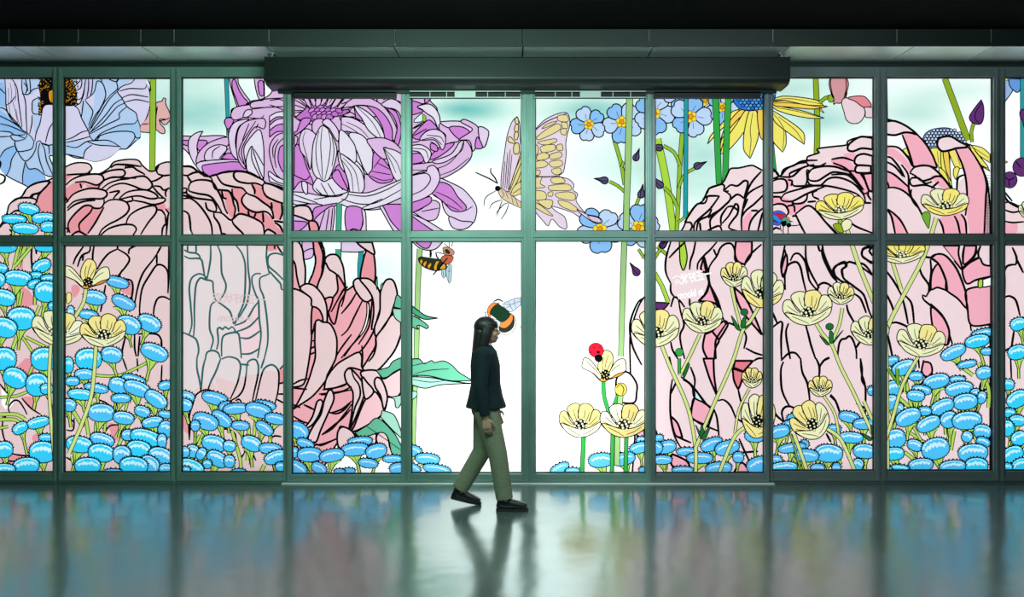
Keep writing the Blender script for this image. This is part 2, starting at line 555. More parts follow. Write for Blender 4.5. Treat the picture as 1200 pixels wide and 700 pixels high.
for k in range(150):
    u = q.choice([q.uniform(236, 322), q.uniform(388, 450)]); v = q.uniform(40, 185)
    if 285 < u < 322 and v > 95: continue
    if 255 < u < 290 and v > 110: continue
    blob('stamD', u / 5, 85 + v / 5, q.uniform(.5, .9), q.uniform(.4, .7), q.uniform(0, 3), 5)
for k in range(16):
    blob('stamD', (238 + q.uniform(-5, 5)) / 5, 85 + q.uniform(175, 245) / 5, .7, .6, 0, 5)
S('stemL', "898,25 896,300 893,575", 6.2, 5.6)
L("862,35 880,70 885,110", .9)

# ---- teal stem, then purple chrysanthemum
M('printed_chrysanthemum'); O(200, 85); LW = 1.0
S('teal', "327,25 333,200 338,372", 4.2, 2.6)
F('chrM', "70,372! 170,375 260,370 330,378 345,420 360,470 400,515 300,520 200,540 150,545 110,480 70,440!")
F('chrD', "70,398! 110,402 105,430 70,420!")
F('chrD', "160,400 215,405 180,460 155,440")
F('chrL', "190,345! 165,390 155,440 160,480 150,545 125,510 105,450 110,390 150,355")
F('chrM', "150,530 165,470 230,410 335,380 335,430 280,425 240,450 215,510 180,520")
F('chrL', "205,515 210,460 270,425 330,440 290,510")
L("245,505 250,460 290,432"); L("285,505 340,445")
F('chrD', "295,505! 330,475 370,480 395,515!")
F('chrL', "150,545 170,525 280,512 400,513 400,528 290,530 200,545 185,560 210,610 170,575")
F('chrD', "190,545 290,530 400,527 460,578 380,575 250,600 212,610 185,562")
F('chrM', "345,35! 350,70 370,140 402,212 470,172! 430,120 400,70 395,35!")
F('chrD', "362,48 378,42 400,100 430,150 452,176 408,206 382,150 362,92")
F('chrM', "490,35! 500,100 520,158 548,152 548,35!")
F('chrD', "512,60 530,45 545,60 545,135 522,132")
O(0, 0, 1)
F('chrM', "263,143 266,138 271,137 272,128 286,125 294,119 308,116 318,109 320,99! 505,99! 504,117 512,127 516,143 540,142 543,140 560,149 572,153 571,165 567,173 558,173 552,180 551,187 538,199 516,209 505,225 490,235 471,240 440,246 420,245 396,239 374,241 344,239 334,222 308,213 292,200 280,189 272,178 268,165 268,155")
O(200, 85)
F('chrD', "318,280 335,265 372,278 340,332 322,312")
F('chrM', "355,240 380,205 470,190 480,215 430,262 375,280 355,262")
F('chrL', "425,262 440,225 470,218 478,240 450,262")
F('chrM', "470,180 545,158 668,150! 668,200! 560,205 480,212")
LS("""440,195 490,170 545,165
480,210 545,205
425,262 530,270 548,250
580,165 640,158 668,172
580,190 650,215 668,230""")
F('chrL', "340,400 345,340 380,290 460,275 400,320 380,400 390,470 405,520 360,480")
F('chrM', "385,430 400,330 450,285 548,272 548,330 495,320 440,400 415,470 440,565 400,520")
LS("""460,300 420,400
500,285 420,410 400,480 430,540
515,300 500,330""")
F('chrLL', "430,470 440,420 515,335 540,390 548,500 540,640 480,610 450,570")
F('chrLL', "445,555 445,500 475,432 490,480 520,570 545,640 480,610 450,575")
LS("""475,440 480,520 540,640
490,450 548,550""")
F('chrD', "580,260! 620,240 668,232! 668,345! 620,350 580,380!")
F('chrLL', "580,258! 620,235 668,228! 668,262! 620,262 580,292!")
F('chrL', "580,310! 620,278 668,268! 668,300! 620,310 580,342!")
F('chrM', "600,560 580,480 585,420 620,370 668,352! 668,440! 640,450 632,510 655,570 668,590! 668,640! 620,600")
F('chrD', "668,422! 640,440 630,510 650,570 668,592!")
LS("""620,560 610,500 622,430 668,378
602,500 600,440 630,392""")
F('chrLL', "575,580 620,610 668,632! 668,668! 580,640!")
L("575,605 620,640 668,655")
# heart of the flower (right of the mullion)
F('chrM', "725,110! 1210,110! 1210,260! 1040,260 980,250 900,300 790,300 725,260!")
F('chrL', "725,225! 780,225 822,240 815,265 725,255!")
LS("""725,240 770,232 815,248
725,160 770,185 820,225
725,190 780,210 818,232""")
F('chrDD', "735,268 790,212 832,150 880,172 940,190 1010,205 1052,230 990,255 940,262 880,282 820,285")
for row, (n, x0, x1, y) in enumerate(((5, 835, 1000, 205), (6, 830, 985, 225), (5, 840, 960, 245), (4, 850, 930, 262))):
    for k in range(n):
        u = x0 + (x1 - x0) * k / (n - 1)
        F('chrDs' if (k + row) % 2 else 'chrDD', f"{u-22},{y+8} {u-14},{y-12} {u+4},{y-18} {u+20},{y-6} {u+22},{y+10} {u},{y+14}", .8)
for s in ("725,125 790,190 820,215 800,180", "760,112 800,190 825,210 805,150", "800,112 838,200 850,180 830,112", "862,112 850,195 880,185 880,112",
          "912,112 878,190 905,180 935,112", "950,112 910,195 940,190 985,112", "1000,112 940,205 975,195 1030,112", "1060,112 975,208 1005,205 1090,125",
          "1120,118 1000,210 1040,215 1160,125"):
    F('chrM', s, .9)
LS("""1000,160 1060,145 1200,150
1010,225 1080,180 1200,190
1040,235 1090,195 1200,205""")
for s in ("840,112 845,170", "895,112 880,170", "970,115 930,180", "1045,118 985,185"):
    L(s, .7)
F('chrD', "740,345 770,275 820,270 812,300 760,350 725,372! 725,350!")
F('chrM', "830,300 850,275 885,272 905,290 880,330 850,370 832,345")
F('chrL', "888,292 920,270 960,305 985,350 978,405 930,330 905,310")
F('chrD', "725,440! 745,420 770,470 800,560 818,610 790,632 725,630!")
F('chrM', "725,370! 745,380 738,420 725,430!")
F('chrL', "752,400 770,345 800,330 830,345 852,370 838,420 830,480 818,570 790,500 762,460")
L("790,345 775,400 800,500 815,560", .7)
F('chrD', "945,620 985,540 1030,600 1040,690 985,668")
F('chrLL', "985,420 990,370 1015,338 1050,370 1085,440 1085,500 1050,490 1000,460")
F('chrD', "1150,400 1210,385! 1210,470! 1195,470")
F('chrLL', "1050,365 1110,360 1160,405 1195,470 1182,560 1165,600 1120,580 1085,510 1085,440")
F('chrLL', "985,455 1050,490 1110,540 1135,600 1125,680 1100,705 1060,650 1030,600 990,540")
LS("""1000,480 1060,560 1085,690
1000,500 1040,570 1070,660""", .7)
F('chrLL', "830,470 840,400 870,330 888,312 920,330 960,400 975,460 960,540 930,620 900,642 850,610 830,560")
LS("""888,320 880,420 885,520 892,635
870,345 852,430 858,540 885,625
925,340 937,420 927,520 903,632
945,380 958,460 945,550""", .8)
F('chrD', "1075,200! 1100,205 1145,290 1085,268!")
F('chrLL', "990,265 1050,262 1150,300 1205,362 1195,395 1100,360 1030,310")
L("1020,285 1120,350", .7)

O(400, 85)
F('chrL', "0,262! 60,265 140,310 205,385 150,395 90,360 30,345 0,350!")
LS("""30,290 110,330 160,385
0,300 60,330 120,370""", .7)
F('chrLL', "80,195 150,230 220,300 262,400 230,395 160,340 120,270 90,230")
LS("""95,205 180,290 240,395""", .7)
F('chrD', "150,195 210,212 262,260 297,330 302,395 262,402 240,320 200,250")
F('chrM', "0,222! 40,170 110,140 190,160 262,215 322,320 330,402 302,395 297,330 262,260 210,212 150,195 80,195 40,215")
F('chrD', "268,212 320,230 347,300 350,365 332,430 312,408 327,320 302,255")
F('chrL', "235,185 290,155 355,178! 355,290! 340,240 310,215 270,208 240,195")
LS("""10,150 20,120 100,115
100,145 150,115 230,125 270,150
110,138 180,130 230,140
245,160 300,150 355,190
0,185 40,172
0,215 30,205 75,200
30,235 60,235 85,255""")
F('chrLL', "45,362 110,362 160,410 190,490 180,570 160,600 130,560 95,470")
F('chrLL', "-10,340 10,342 40,370 80,430 90,500 78,530 40,500 -10,470")
F('chrLL', "-5,478 60,520 112,570 135,640 125,700 60,720 40,640 15,560")
LS("""0,510 55,590 70,700
10,500 80,580 105,700""", .7)
F('chrD', "190,470 235,495 290,570 302,630 240,650 190,632 160,600 180,570")
LS("""180,580 290,600
210,530 292,572
232,500 190,560
168,605 240,632 298,625""", .8)
F('chrM', "150,400 190,385 250,385 310,410 352,450! 352,480! 270,445 250,440 270,500 240,505 195,465")
F('chrLL', "245,440! 310,455 355,480! 355,620! 330,640 300,600 270,510")
LS("""255,450 320,520 352,600
250,445 290,520 320,590""", .7)
# lower rim petals
O(400, 185)
F('chrLL', "-210,205 -100,225 -10,225 30,195 45,200 150,205 250,170 355,125! 355,232! 250,278 150,302 50,292 -20,270 -140,285 -280,270 -280,200!")
LS("""-280,215 -140,265
-280,250 -140,278
-160,245 0,215 35,202
0,240 100,270 200,265 355,185
40,215 150,225 260,190 350,140
-20,270 30,235 42,200 30,190
120,295 240,240""")
O(200, 185)
F('chrD', "720,100! 790,130 820,108 835,160 800,145 760,140 720,190!")
F('chrLL', "770,140 800,150 800,215 775,190")
F('chrLL', "835,160 862,120 900,140 950,120 1000,165 1040,197 960,222 880,215 840,190")
LS("""850,180 890,220
880,148 920,218
920,148 962,218
955,125 1010,190""", .9)
F('chrD', "945,108 980,70 1012,130 1038,192 990,168")
# petals hanging under the rim
F('chrM', "720,290! 760,275 900,285 900,430! 720,430!")
F('chrD', "840,300 870,285 985,268 900,320 840,372 832,340")
F('chrM', "840,372 900,310 960,290 950,432! 865,432!")
LS("""905,310 882,380 870,430
930,300 910,430
950,295 938,430""")
F('chrD', "1030,295 1122,300 1122,400 1100,430 1032,430")
F('chrL', "1120,300 1142,320 1147,432! 1110,432! 1128,380")
L("1045,430 1070,418 1100,425", 1.4)
F('chrD', "720,370! 800,380 760,425 720,430!")
S('teal2', "988,268 986,350 984,432", 5.6)
O(400, 185)
F('chrD', "240,283 355,272! 355,432! 330,425 282,370")
F('chrL', "225,285 245,285 290,370 342,432 310,432 260,350")
# below the middle rail
O(200, 280)
F('chrM', "770,-10! 835,-10! 835,62 778,80")
F('chrM', "778,80 832,58 832,105 785,120")
S('teal2', "984,60 984,100 982,125", 5.6)
S('teal', "1118,70 1110,150 1110,240", 4.6)
O(400, 280)
F('chrL', "0,15! 90,20 140,65 90,78 0,75!")
# right part, in the door
O(400, 85)
F('chrM', "415,108! 495,110! 492,180 415,172!")
F('chrD', "490,110! 528,108! 520,160 490,178")
F('chrD', "415,165! 470,185 445,205 480,228 415,250!")
F('mintS', "428,278 475,240 476,285 425,292", .8)
F('stemL', "478,243 496,262 495,285 478,285", .5)
F('chrM', "415,330! 490,290 500,340 460,400 415,410!")
F('chrD', "418,372 490,292 520,280 562,330 500,342 462,392")
L("425,330 480,300"); L("425,372 500,330")
F('chrLL', "445,200 510,185 550,210 576,260 580,330 570,337 540,270 500,240 470,215")
F('chrM', "580,300 640,320 692,380 685,405 640,412 600,425 612,370 575,335")
F('chrL', "580,290 700,288 770,330 752,352 700,320 630,325 590,305")
F('chrD', "632,325 700,318 750,345 730,372 690,392")
F('chrM', "700,290 722,275 800,320 802,400 772,462 750,400 690,395 755,350 768,330")
F('chrL', "805,320 860,340 858,390 835,440 812,400")
F('chrD', "797,378 828,440 785,442")
F('chrD', "520,510 540,470 600,425 662,415 620,462 560,500")
F('chrD', "525,415 560,430 562,462 525,452")
F('chrL', "460,395 500,345 560,335 607,370 607,430 590,455 570,420 540,395")
LS("""470,395 540,385 590,425
500,368 580,378 600,410
520,405 550,420 575,455""", .8)
F('chrLL', "415,428! 470,425 522,460 522,500 495,532 460,470 415,460!")
L("418,445 490,455 510,505", .8)
F('chrD', "415,478! 460,475 482,520 415,538!")
F('chrM', "415,540! 560,520 650,480 720,398 762,450 757,505 690,570 580,622 560,560 415,600!")
F('chrL', "535,520 640,480 692,410 716,400 702,460 620,520 560,535")
LS("""415,572 520,570 620,540 690,470 715,405
580,602 660,570 750,500""", .8)
O(400, 185)
F('chrM', "415,320! 470,300 530,250 576,270 570,330 550,362 500,367 430,325")
L("470,315 572,295", .9)
F('chrD', "415,262! 520,228 525,262 460,302 415,322!")
F('chrL', "570,122 650,150 720,190 785,270 792,330 760,388 640,348 600,300 580,200")
F('chrD', "530,205 575,145 640,165 682,228 732,285 720,312 650,310 590,252")
LS("""555,200 640,240 710,300
545,215 610,270 690,308
730,310 770,285""", .8)
F('chrL', "632,345 700,370 767,378 742,410 690,422 645,402")
F('chrL', "415,330! 500,368 605,432! 545,432! 470,382 415,345!")
F('chrD', "415,342! 470,382 545,432! 415,432!")
F('chrL', "415,105! 500,80 503,58 540,45 570,80 577,130 540,200 480,240 415,262!")
L("415,105 500,92 522,130 482,185 415,218")
O(400, 280)
F('chrL', "405,10! 600,10! 560,55 515,68 460,55 425,25")
F('chrD', "425,10! 532,10! 512,52 478,52")

# ---- left pink peony
M('printed_peony'); O(0, 0, 1); LW = 1.4
F('pkL', "-70,270! -8,269 0,265 8,251 12,239 26,230 33,220 46,214 60,210 77,196 90,191 104,192 108,198 104,203 116,204 128,197 134,190 150,187 162,188 167,194 174,200 178,201 184,199 187,193 196,190 202,191 214,195 224,196 232,201 242,207 254,205 266,201 276,201 292,202 308,211 312,214.6 328,219 334,222 342,226! 342,565! -70,565!", 1.1)
O(0, 185)
LW = 0
F('pkD', "215,265! 230,215 300,140! 325,130! 325,335! 240,320")
F('pkD', "388,180! 440,145 500,140 470,185 430,215 395,265 388,270!")
F('pkD', "388,100! 440,100 400,125 388,150!")
F('pkD', "500,155! 560,160 600,150 580,180 520,178")
F('pkD', "410,445! 400,390 430,340 490,285 540,285 600,300 570,360 530,420 512,450!")
F('pkD', "915,275 960,265 972,300 940,305 920,300")
F('pkD', "970,300! 1005,285! 1005,320! 975,320")
LW = 1.4
LS("""-5,15 5,30 0,60
0,95 30,110 25,140 0,155
130,225 160,180 210,150 290,140 240,200 190,215 175,235
215,265 230,215 300,140
185,240 200,215 235,212
60,270 100,240 180,235 215,250 205,275
65,330 95,310 140,320 150,345
0,410 20,385 50,380
240,430 275,420 320,445
55,420 75,440 60,455
388,160 420,130 480,105 560,95 600,105 607,135 570,160 530,150 490,140 440,145
390,100 450,97 515,92 540,65
390,265 430,215 500,185 560,180 620,195 628,220 600,240 540,240 480,245 430,260 395,295
575,180 600,140 660,115 730,118 800,120
600,180 640,150 700,130 740,125 800,112 850,110 885,140 893,165 870,188 830,185 780,165 720,150 660,165 620,195
590,100 650,75 720,70 735,90 720,110 640,118
650,60 680,40 740,45 730,65
680,40 740,40 830,52
735,60 780,55 800,70 845,95 850,102
740,45 770,50
925,95 915,60 935,38
925,95 960,105 1000,100
890,140 920,130 960,105
900,165 940,170 960,190 1000,175
893,165 930,210 960,235
700,240 740,205 800,190 860,190 910,210 925,235 880,240 820,225 770,228 700,245
640,205 700,195 680,220 665,240
610,270 640,250 690,245 740,260 758,295 740,330 690,365 640,390 600,420 580,455
770,228 780,250 740,260
925,235 970,240 960,260 900,275 840,260 780,250
740,385 760,340 820,300 900,280 920,300 910,330 870,380 825,450
590,455 640,415 720,392 780,395 800,420 780,455
410,440 400,390 430,340 490,285 530,280 550,295 590,295 610,270 610,240
395,310 440,275 500,255 560,250
470,430 465,390 500,350 530,320 545,290
515,445 560,380 610,290
420,455 460,432 500,450 520,460
975,455 985,340 990,325 970,300
950,455 955,410 980,380
970,340 975,400
975,230 970,205 985,180 1000,180
920,305 950,310 970,340
395,440 400,420 385,410
385,230 400,260
470,150 480,180""")
O(200, 185)
LW = 0
F('pkD', "315,195 345,200 365,240 375,300 365,355 340,330 325,280")
F('pkD', "275,190 300,190 312,230 295,225")
F('pkD', "362,178 420,178 445,205 420,240 425,280 455,310 450,340 410,325 395,270 365,225")
F('pkD', "475,152 530,158 545,190 580,240 585,290 545,260 500,230")
F('pkD', "590,260 650,265 655,320 640,365 605,345 590,300")
F('pkD', "460,315 500,320 545,320 600,365 610,390 660,445 625,458 600,420 550,410 530,370 460,345")
F('pkD', "565,505! 635,510! 625,540 565,545")
LW = 1.5
LS("""70,100 100,105 130,90 180,85 240,120
68,50 120,52 160,80 205,112
100,108 105,120 125,145
105,175 120,145 170,130 240,140 275,190 300,240 320,300 335,330
105,175 110,195 160,210 230,225 270,270 300,320
70,180 95,180 95,210 140,235 210,245 250,255 270,300 260,320
70,205 95,205
75,240 120,240 170,280 220,350 240,400 245,455
75,310 105,330 115,380 118,420 130,450
205,260 215,300 245,315 270,315
240,120 260,180 300,190 340,195 360,225 370,270 380,300 370,355
270,100 280,120 310,155 380,172 420,178 445,205
268,100 300,88 370,80
540,130 450,88 385,80 370,95 375,120 400,140 450,150 500,150 540,165
540,165 550,150 600,160 668,195
540,185 560,225 620,255 668,270
540,165 540,190
360,180 365,225 390,260 400,320
445,205 460,215 500,230 540,260 590,300 605,360
445,205 420,235 420,265 450,300 500,320 550,315 580,330 600,360
475,155 495,195 490,215
255,320 300,325 350,365 375,350 400,330 440,335 500,360 540,390 550,450
360,365 370,390 430,450
255,320 255,345 285,390 300,450
590,260 595,300
650,265 655,320 640,365
605,370 640,375 668,380
610,380 640,400 660,440
550,440 570,420 610,440 620,455
500,325 490,350
540,320 545,380
455,310 460,345
70,220 120,232
300,195 310,235 330,240
290,455 310,445 330,455""")
# lower left: window beside the poppy panes
O(0, 280)
LW = 0
F('pkD', "100,180! 112,110 125,40 165,40 140,100 135,180!")
F('pkD', "50,260 100,270 165,300 200,350 190,390 120,395 60,330")
F('pkD', "420,280 455,270 470,300 440,345 425,330")
F('pkD', "680,240 740,235 770,250 770,330 700,300", 0)
LW = 1.4
LS("""190,40 185,100 190,180
210,40 215,90
430,150 445,110 490,45
455,165 480,100 525,75 530,40
490,90 485,130
545,160 545,90 553,40
690,60 740,90 760,120 740,160 690,220
690,60 690,40
690,60 640,85 600,130 570,180
755,90 760,60 800,40
690,230 720,180
920,90 945,45
920,90 900,120 840,200 810,280 790,380
920,90 920,150
820,460 820,390 835,290 880,210 920,155 960,160 985,200 985,320
985,320 990,200 990,40
900,450 905,400 925,350 960,340 998,358
730,235 770,245 780,290 770,360 760,430
620,270 605,350 590,430
740,560 720,640 715,700
810,560 850,555 920,560 945,590 950,640
790,560 790,640 800,690
820,570 810,690
945,590 950,700""")
O(0, 420)
LW = 0
F('pkD', "100,50! 150,0! 200,0! 200,100 150,100")
F('pkD', "125,230 205,235 215,300 180,290")
F('pkD', "0,600 80,560 150,570 160,600 60,615")
F('pkD', "190,460 215,440 240,445 225,490 200,490")
F('pkD', "640,380 700,400 720,480 680,480 650,440")
F('pkD', "700,450 730,440 720,480")
F('white', "10,180! 30,190 80,260 40,300 10,270!")
LW = 1.2
LS("""0,150 40,200 60,215
60,320 50,290 80,250 110,250 140,290 160,330
20,340 15,420 30,480 50,490
20,330 45,360
130,235 180,290 240,330
205,230 205,300
75,560 130,570 200,570
20,600 90,605
390,340 430,370 440,380
390,420 430,420 435,350
390,580 420,600
660,40 670,80
805,0 808,80
950,40 945,150
570,240 620,260 640,280
590,480 640,400 700,390
600,410 620,420
550,90 560,40
720,0 745,70""")
# middle-left pane
O(200, 280)
LW = 0
F('pkM', "375,512! 440,485 515,378 525,460 530,560 522,650 415,682 405,560")
LW = 1.3
LS("""80,65 110,80 150,85 170,100 175,120
80,100 110,115 175,118 190,160 200,220 210,240
150,35 150,80
100,40 100,75
235,40 235,110 225,180 212,240
275,40 295,90 300,200 325,270 315,320 285,365
385,40 420,90 438,160 435,330 420,400 370,500
450,40 455,180 465,270 450,370 420,430 375,500
565,40 562,110 575,190 580,205
668,100 620,85 580,95 570,120 575,160 620,200 660,240
580,190 610,225 645,265 650,295 668,300
530,205 500,205 478,225 480,270 500,330 515,360 520,470 530,560 520,640 510,700
580,205 555,215 530,225 522,240 525,290 545,340 565,470 570,600 550,700
110,560 125,500 118,390 110,290 125,230 170,205 210,225 215,240
135,570 140,500 140,390 150,270 175,230 205,240 245,250 250,290 258,345 270,365
270,365 240,385 230,440 230,530 250,590 235,650
270,365 320,400 350,430 370,500
270,650 280,600 275,530 290,520 305,532 320,515 340,530 360,515 375,530
300,690 300,610 315,565 380,548 400,560 410,640 415,700
375,530 380,548
375,508 440,480 490,400 515,370
385,545 460,515 520,455
410,580 460,582 525,540
415,675 470,672 525,640
70,548 110,565 150,590 165,650 155,700
205,700 215,665 250,655 280,670 290,700
610,35 610,60
625,40 650,80 668,95""")
O(200, 420)
LS("""155,0 155,60 170,130 178,190
205,0 190,60 180,180
295,0 265,80 235,140 220,185
300,5 340,-8 390,5 410,40 405,90 390,150 350,240
410,35 440,38 460,40
445,80 450,30 470,10 500,10 515,50 510,110 490,200 480,250
550,0 530,60
500,240 530,110 550,60 590,38 620,55 635,90 630,190 610,270
640,65 668,35
635,150 668,140
620,240 668,265
630,210 668,210
445,80 430,170 400,220 350,250
110,480 115,400 110,340 130,270 150,215 200,185 240,190 260,200
380,250 400,240 415,255
280,420 330,415 375,440 385,480
430,560 450,530 480,560 500,600
400,600 430,560
590,470 610,455 650,460
60,310 100,320 110,470""")
LW = 0
F('pkD', "635,70! 668,60! 668,145! 635,148")
F('pkD', "70,320! 105,318 112,340 105,440 85,430 70,400!")
# a pale reflection is painted into this pane's inks: outlines turn teal (see REFLECTION_QUAD)

# ---- second pink flower with furled petals
M('printed_furled_flower'); O(0, 0, 1); LW = 1.3
F('pkD2', "343,300! 352,322 358,334 366,332 381,350 405,341 414,335 420,327 432,326 441,334 445,345 452,332 459,328 463,334 465,347 461,368 470,378 469,395 462,412 452,424 441,434 470,432! 470,460 464,466 455,464 452,478 446,488 434,497 412,507 395,520 370,560 343,560!")
O(200, 185)
F('pkL', "720,290! 760,280 810,290 835,350 820,372 770,352 720,335!")
F('pkD', "810,375 850,375 868,410 865,432! 818,432!")
O(200, 280)
F('pkL', "700,10! 745,15 772,60 780,120 790,180 785,270 760,290 740,220 730,150 705,110!")
F('pkD', "835,10! 880,15 895,80 890,180 860,280 810,268 835,200 850,130 840,70")
F('pkL', "868,15 898,60 902,140 888,175 893,90")
F('pkL', "905,140 910,110 940,92 980,100 1010,160 1020,240 1025,305 990,230 930,180")
F('pkL', "905,140 930,180 975,215 980,300 950,348 905,350 860,290 890,200")
F('pkD', "975,210 1025,300 990,380 960,500 925,430 950,350 980,300")
F('pkD', "1150,60! 1190,90 1195,250 1115,240 1130,120")
F('pkL', "1090,20! 1180,20! 1195,90 1150,68 1110,40")
F('pkD2', "905,355 950,348 925,430 905,420")
F('pkL', "700,290! 720,292 760,305 820,345 830,380 825,480 825,600 805,750 780,850 720,870 700,870!")
F('pkL', "760,295 790,265 840,275 890,330 915,400 915,492 890,480 870,420 840,400 825,390 822,348")
F('pkD', "830,405 870,415 892,475 850,490 838,530 825,560")
L("815,645 860,625"); L("815,680 855,660"); L("825,600 850,590 845,520")
F('pkL', "850,485 870,475 890,488 930,495 960,540 975,600 970,690 955,730 918,800 910,830 840,915 780,960 715,1000! 740,970 800,850 830,760 848,690 845,600")
O(400, 280)
LW = 1.3
LS("""-60,430 20,290 15,350 0,400
90,315 50,380 0,440
125,360 80,450 40,530 0,570
40,280 0,310
160,375 165,440 140,520 90,590 40,650 0,700""")
F('pkL', "75,285 72,250 100,232 130,262 182,322 180,352 150,370 120,355 90,315")
F('pkL', "110,238 160,235 207,275 232,340 230,400 200,520 178,530 190,430 182,345 150,290")
F('white', "150,372 163,390 160,460 135,540 50,640 18,690 60,628 120,540 148,450", .9)
LS("""180,350 175,430 160,520 100,620
230,400 215,450 190,540 130,640 60,700
-30,690 0,640 60,560""")
F('pkL', "230,310 260,245 290,236 312,258 328,330 305,400 290,450 250,510 205,572 195,520 225,430")
F('pkL', "300,445 350,480! 350,560! 320,640 280,700 205,775 118,782 160,700 200,630 205,575 250,515")
LS("""120,625 125,680 118,780
200,570 205,620 190,680 160,720""")
O(400, 420)
F('pkL', "-100,182! -85,115 -30,40 30,0 100,-35 120,-10 120,50 140,80! 80,60 40,60 20,100 30,150 -30,172")
LS("""-120,215 -60,210 30,190 65,185
-60,320 0,300 50,260
-115,450 -50,410 40,300 60,270
-160,510 -100,500 -20,470
-210,275 -160,300""")
F('pkL', "115,82 205,72 245,120 300,90 350,60! 350,200! 320,232 270,222 200,200 150,150")
F('pkM', "60,430 75,400 140,245 200,198 252,290 240,330 170,382 100,420")
F('pkL', "20,90 40,62 60,65 110,120 140,180 130,230 100,310 60,400 45,422 60,330 70,220 60,180 30,140")
L("60,68 75,115 105,160 110,220 80,290 55,400")
F('pkL', "122,110 150,140 190,195 145,240 128,190")
F('pkL', "195,130 210,112 235,125 260,180 270,240 250,300 230,220 200,170")
F('pkL', "-10,405 20,405 62,432 30,470 0,520 -10,520")
F('pkL', "150,470 165,450 205,445 200,500 160,500")
F('pkL', "205,480 215,440 245,432 272,460 285,520 300,565 250,600 240,560")
F('pkL', "20,480 35,445 70,440 95,470 80,520")
O(200, 420)
LS("""715,155 760,130 805,120
720,175 800,182
780,272 840,302
720,340 770,370 812,382
870,210 1000,195 1060,165
910,310 970,325 1020,300 1060,250
890,445 960,390 1010,350 1055,300
890,185 960,175 1040,145
715,270 760,290""")
F('pkL', "945,188 957,240 920,330 880,420 850,492 805,470 835,400 880,330 900,250 925,190")
F('pkL', "858,255 880,243 892,262 870,330 830,390 785,412 830,345")
F('pkL', "985,520 978,440 1005,403 1060,425 1080,470 1040,530")
L("850,500 880,512 975,470")

# ---- mint leaves beside it
M('printed_leaves'); O(400, 420); LW = 1.0
F('mint', "205,72! 250,60 280,50 300,20 352,-5! 352,60! 310,80 270,110 240,115!")
F('mintL', "270,228 310,225 352,215! 352,262! 335,290 318,285 310,240")
F('mintL', "240,305! 300,325 325,360 352,430! 352,470! 300,420 230,345!")
F('mint', "80,437! 150,395 215,352 310,440 352,515! 352,575! 300,565 275,470 240,435 160,455 120,475!")
L("150,400 210,440 352,540", .7)
O(400, 280)
F('mint', "308,400! 325,330 355,352! 355,412! 330,405")
F('mintL', "302,408! 355,412! 355,495! 320,470 305,440")
F('mint', "200,260! 208,220 212,260 210,300!", .8)
F('mint', "232,310! 232,270 245,258 240,290!", .8)
S('stemM', "460,58 448,300 440,700", 5.4, 5.0)
F('mintD', "410,388! 450,420 500,452 568,465! 490,472 440,450 410,430!")
F('mint', "410,445! 470,478 512,515 500,527 460,508 440,512 455,532 410,515!")
O(400, 420)
S('stemM', "440,-5 432,200 422,510", 5.0, 3.6)
F('mintL', "415,195 445,200 440,225 412,245!", .8)
F('mint', "410,5! 460,5 485,32 530,12 545,25 600,15 650,42 690,82 772,132! 640,132 520,105 410,100!")
F('mintL', "410,108! 520,113 640,135 775,148! 640,152 570,158 490,176 410,155!")
LS("""412,45 500,25
430,90 520,70 630,62
420,125 520,140 600,132""", .7)
# ================================================================= the print, right half
# ---- butterfly
M('printed_butterfly'); O(400, 85); LW = 0.75
F('bflyP', "1030,258! 1045,300 1048,370 1052,420 1060,440! 1060,520! 1030,600 990,690 940,690 938,600 955,480 972,370 1000,290")
F('bflyY', "1018,268 1035,268 1038,300 1020,298"); F('bflyY', "1018,310 1036,305 1036,345 1015,345")
F('bflyY', "1018,352 1038,352 1030,395 1012,385"); F('bflyY', "985,375 1005,392 1022,415 990,412 975,398"); F('bflyY', "1012,425 1038,415 1042,470 1012,475")
F('bflyY', "1060,440! 1060,700! 985,700 1005,620 1030,540", .7)
LS("""958,520 945,680
975,470 958,680
990,450 968,685
1000,480 978,690
1058,480 1010,600 985,690
1058,520 1020,610 990,690
1058,570 1030,640 1000,690
1058,610 1040,660 1010,690""", .7)
O(600, 85)
F('bflyP', "130,340! 190,280 260,245 315,235 335,260 338,310 325,360 315,420 318,470 310,540 300,585 275,608 330,625 362,655 358,690 385,712 375,750 400,790 440,830 520,850 525,880 490,880 400,850 350,820 235,785 260,815 310,850 320,915 280,905 235,860 212,900 190,880 130,810!")
LS("""130,345 200,290 320,240""", .9)
for s in ("270,255 320,250 330,285 300,290 268,280", "290,295 320,295 328,325 300,330", "285,335 318,330 315,365 290,362", "140,385 200,335 270,300 285,330 240,360 160,395",
          "175,330 210,300 265,285 230,310", "150,410 255,388 262,405 200,425", "132,420! 150,430 155,460 140,490 132,480!", "165,440 200,425 250,425 250,455 180,470",
          "260,430 290,420 298,455 265,455", "145,490 180,470 215,480 210,505 150,515", "220,485 280,465 290,495 230,510", "132,525! 180,515 212,535 190,555 132,562!",
          "220,525 285,515 295,545 235,555", "232,570 280,560 290,585 270,600 240,592", "132,572! 165,575 160,600 132,605!", "132,620! 175,612 165,650 195,672 132,680!",
          "230,620 290,615 310,645 240,650", "215,665 330,655 345,690 220,690", "132,690! 190,700 200,740 150,750 132,745!", "210,705 240,700 235,725 215,725",
          "255,710 330,700 370,715 360,750 270,735", "270,750 330,760 385,800 370,815 290,785", "150,755 220,745 240,760 215,800", "132,760! 170,780 240,840 200,830 132,790!"):
    F('bflyY', s, .6)
L("132,608 200,612 275,606", 1)
O(560, 180, 7)
F('bflyB', "165,300 200,290 260,330 300,360 358,400! 358,450! 310,430 250,400 190,360", .6)
LS("""195,300 215,345 190,360
225,310 250,370
275,345 290,415
300,350 330,430""", .5)
F('bflyY', "270,340! 285,290 330,240 358,235! 358,330! 300,350", .6)
L("285,330 358,280", .6)
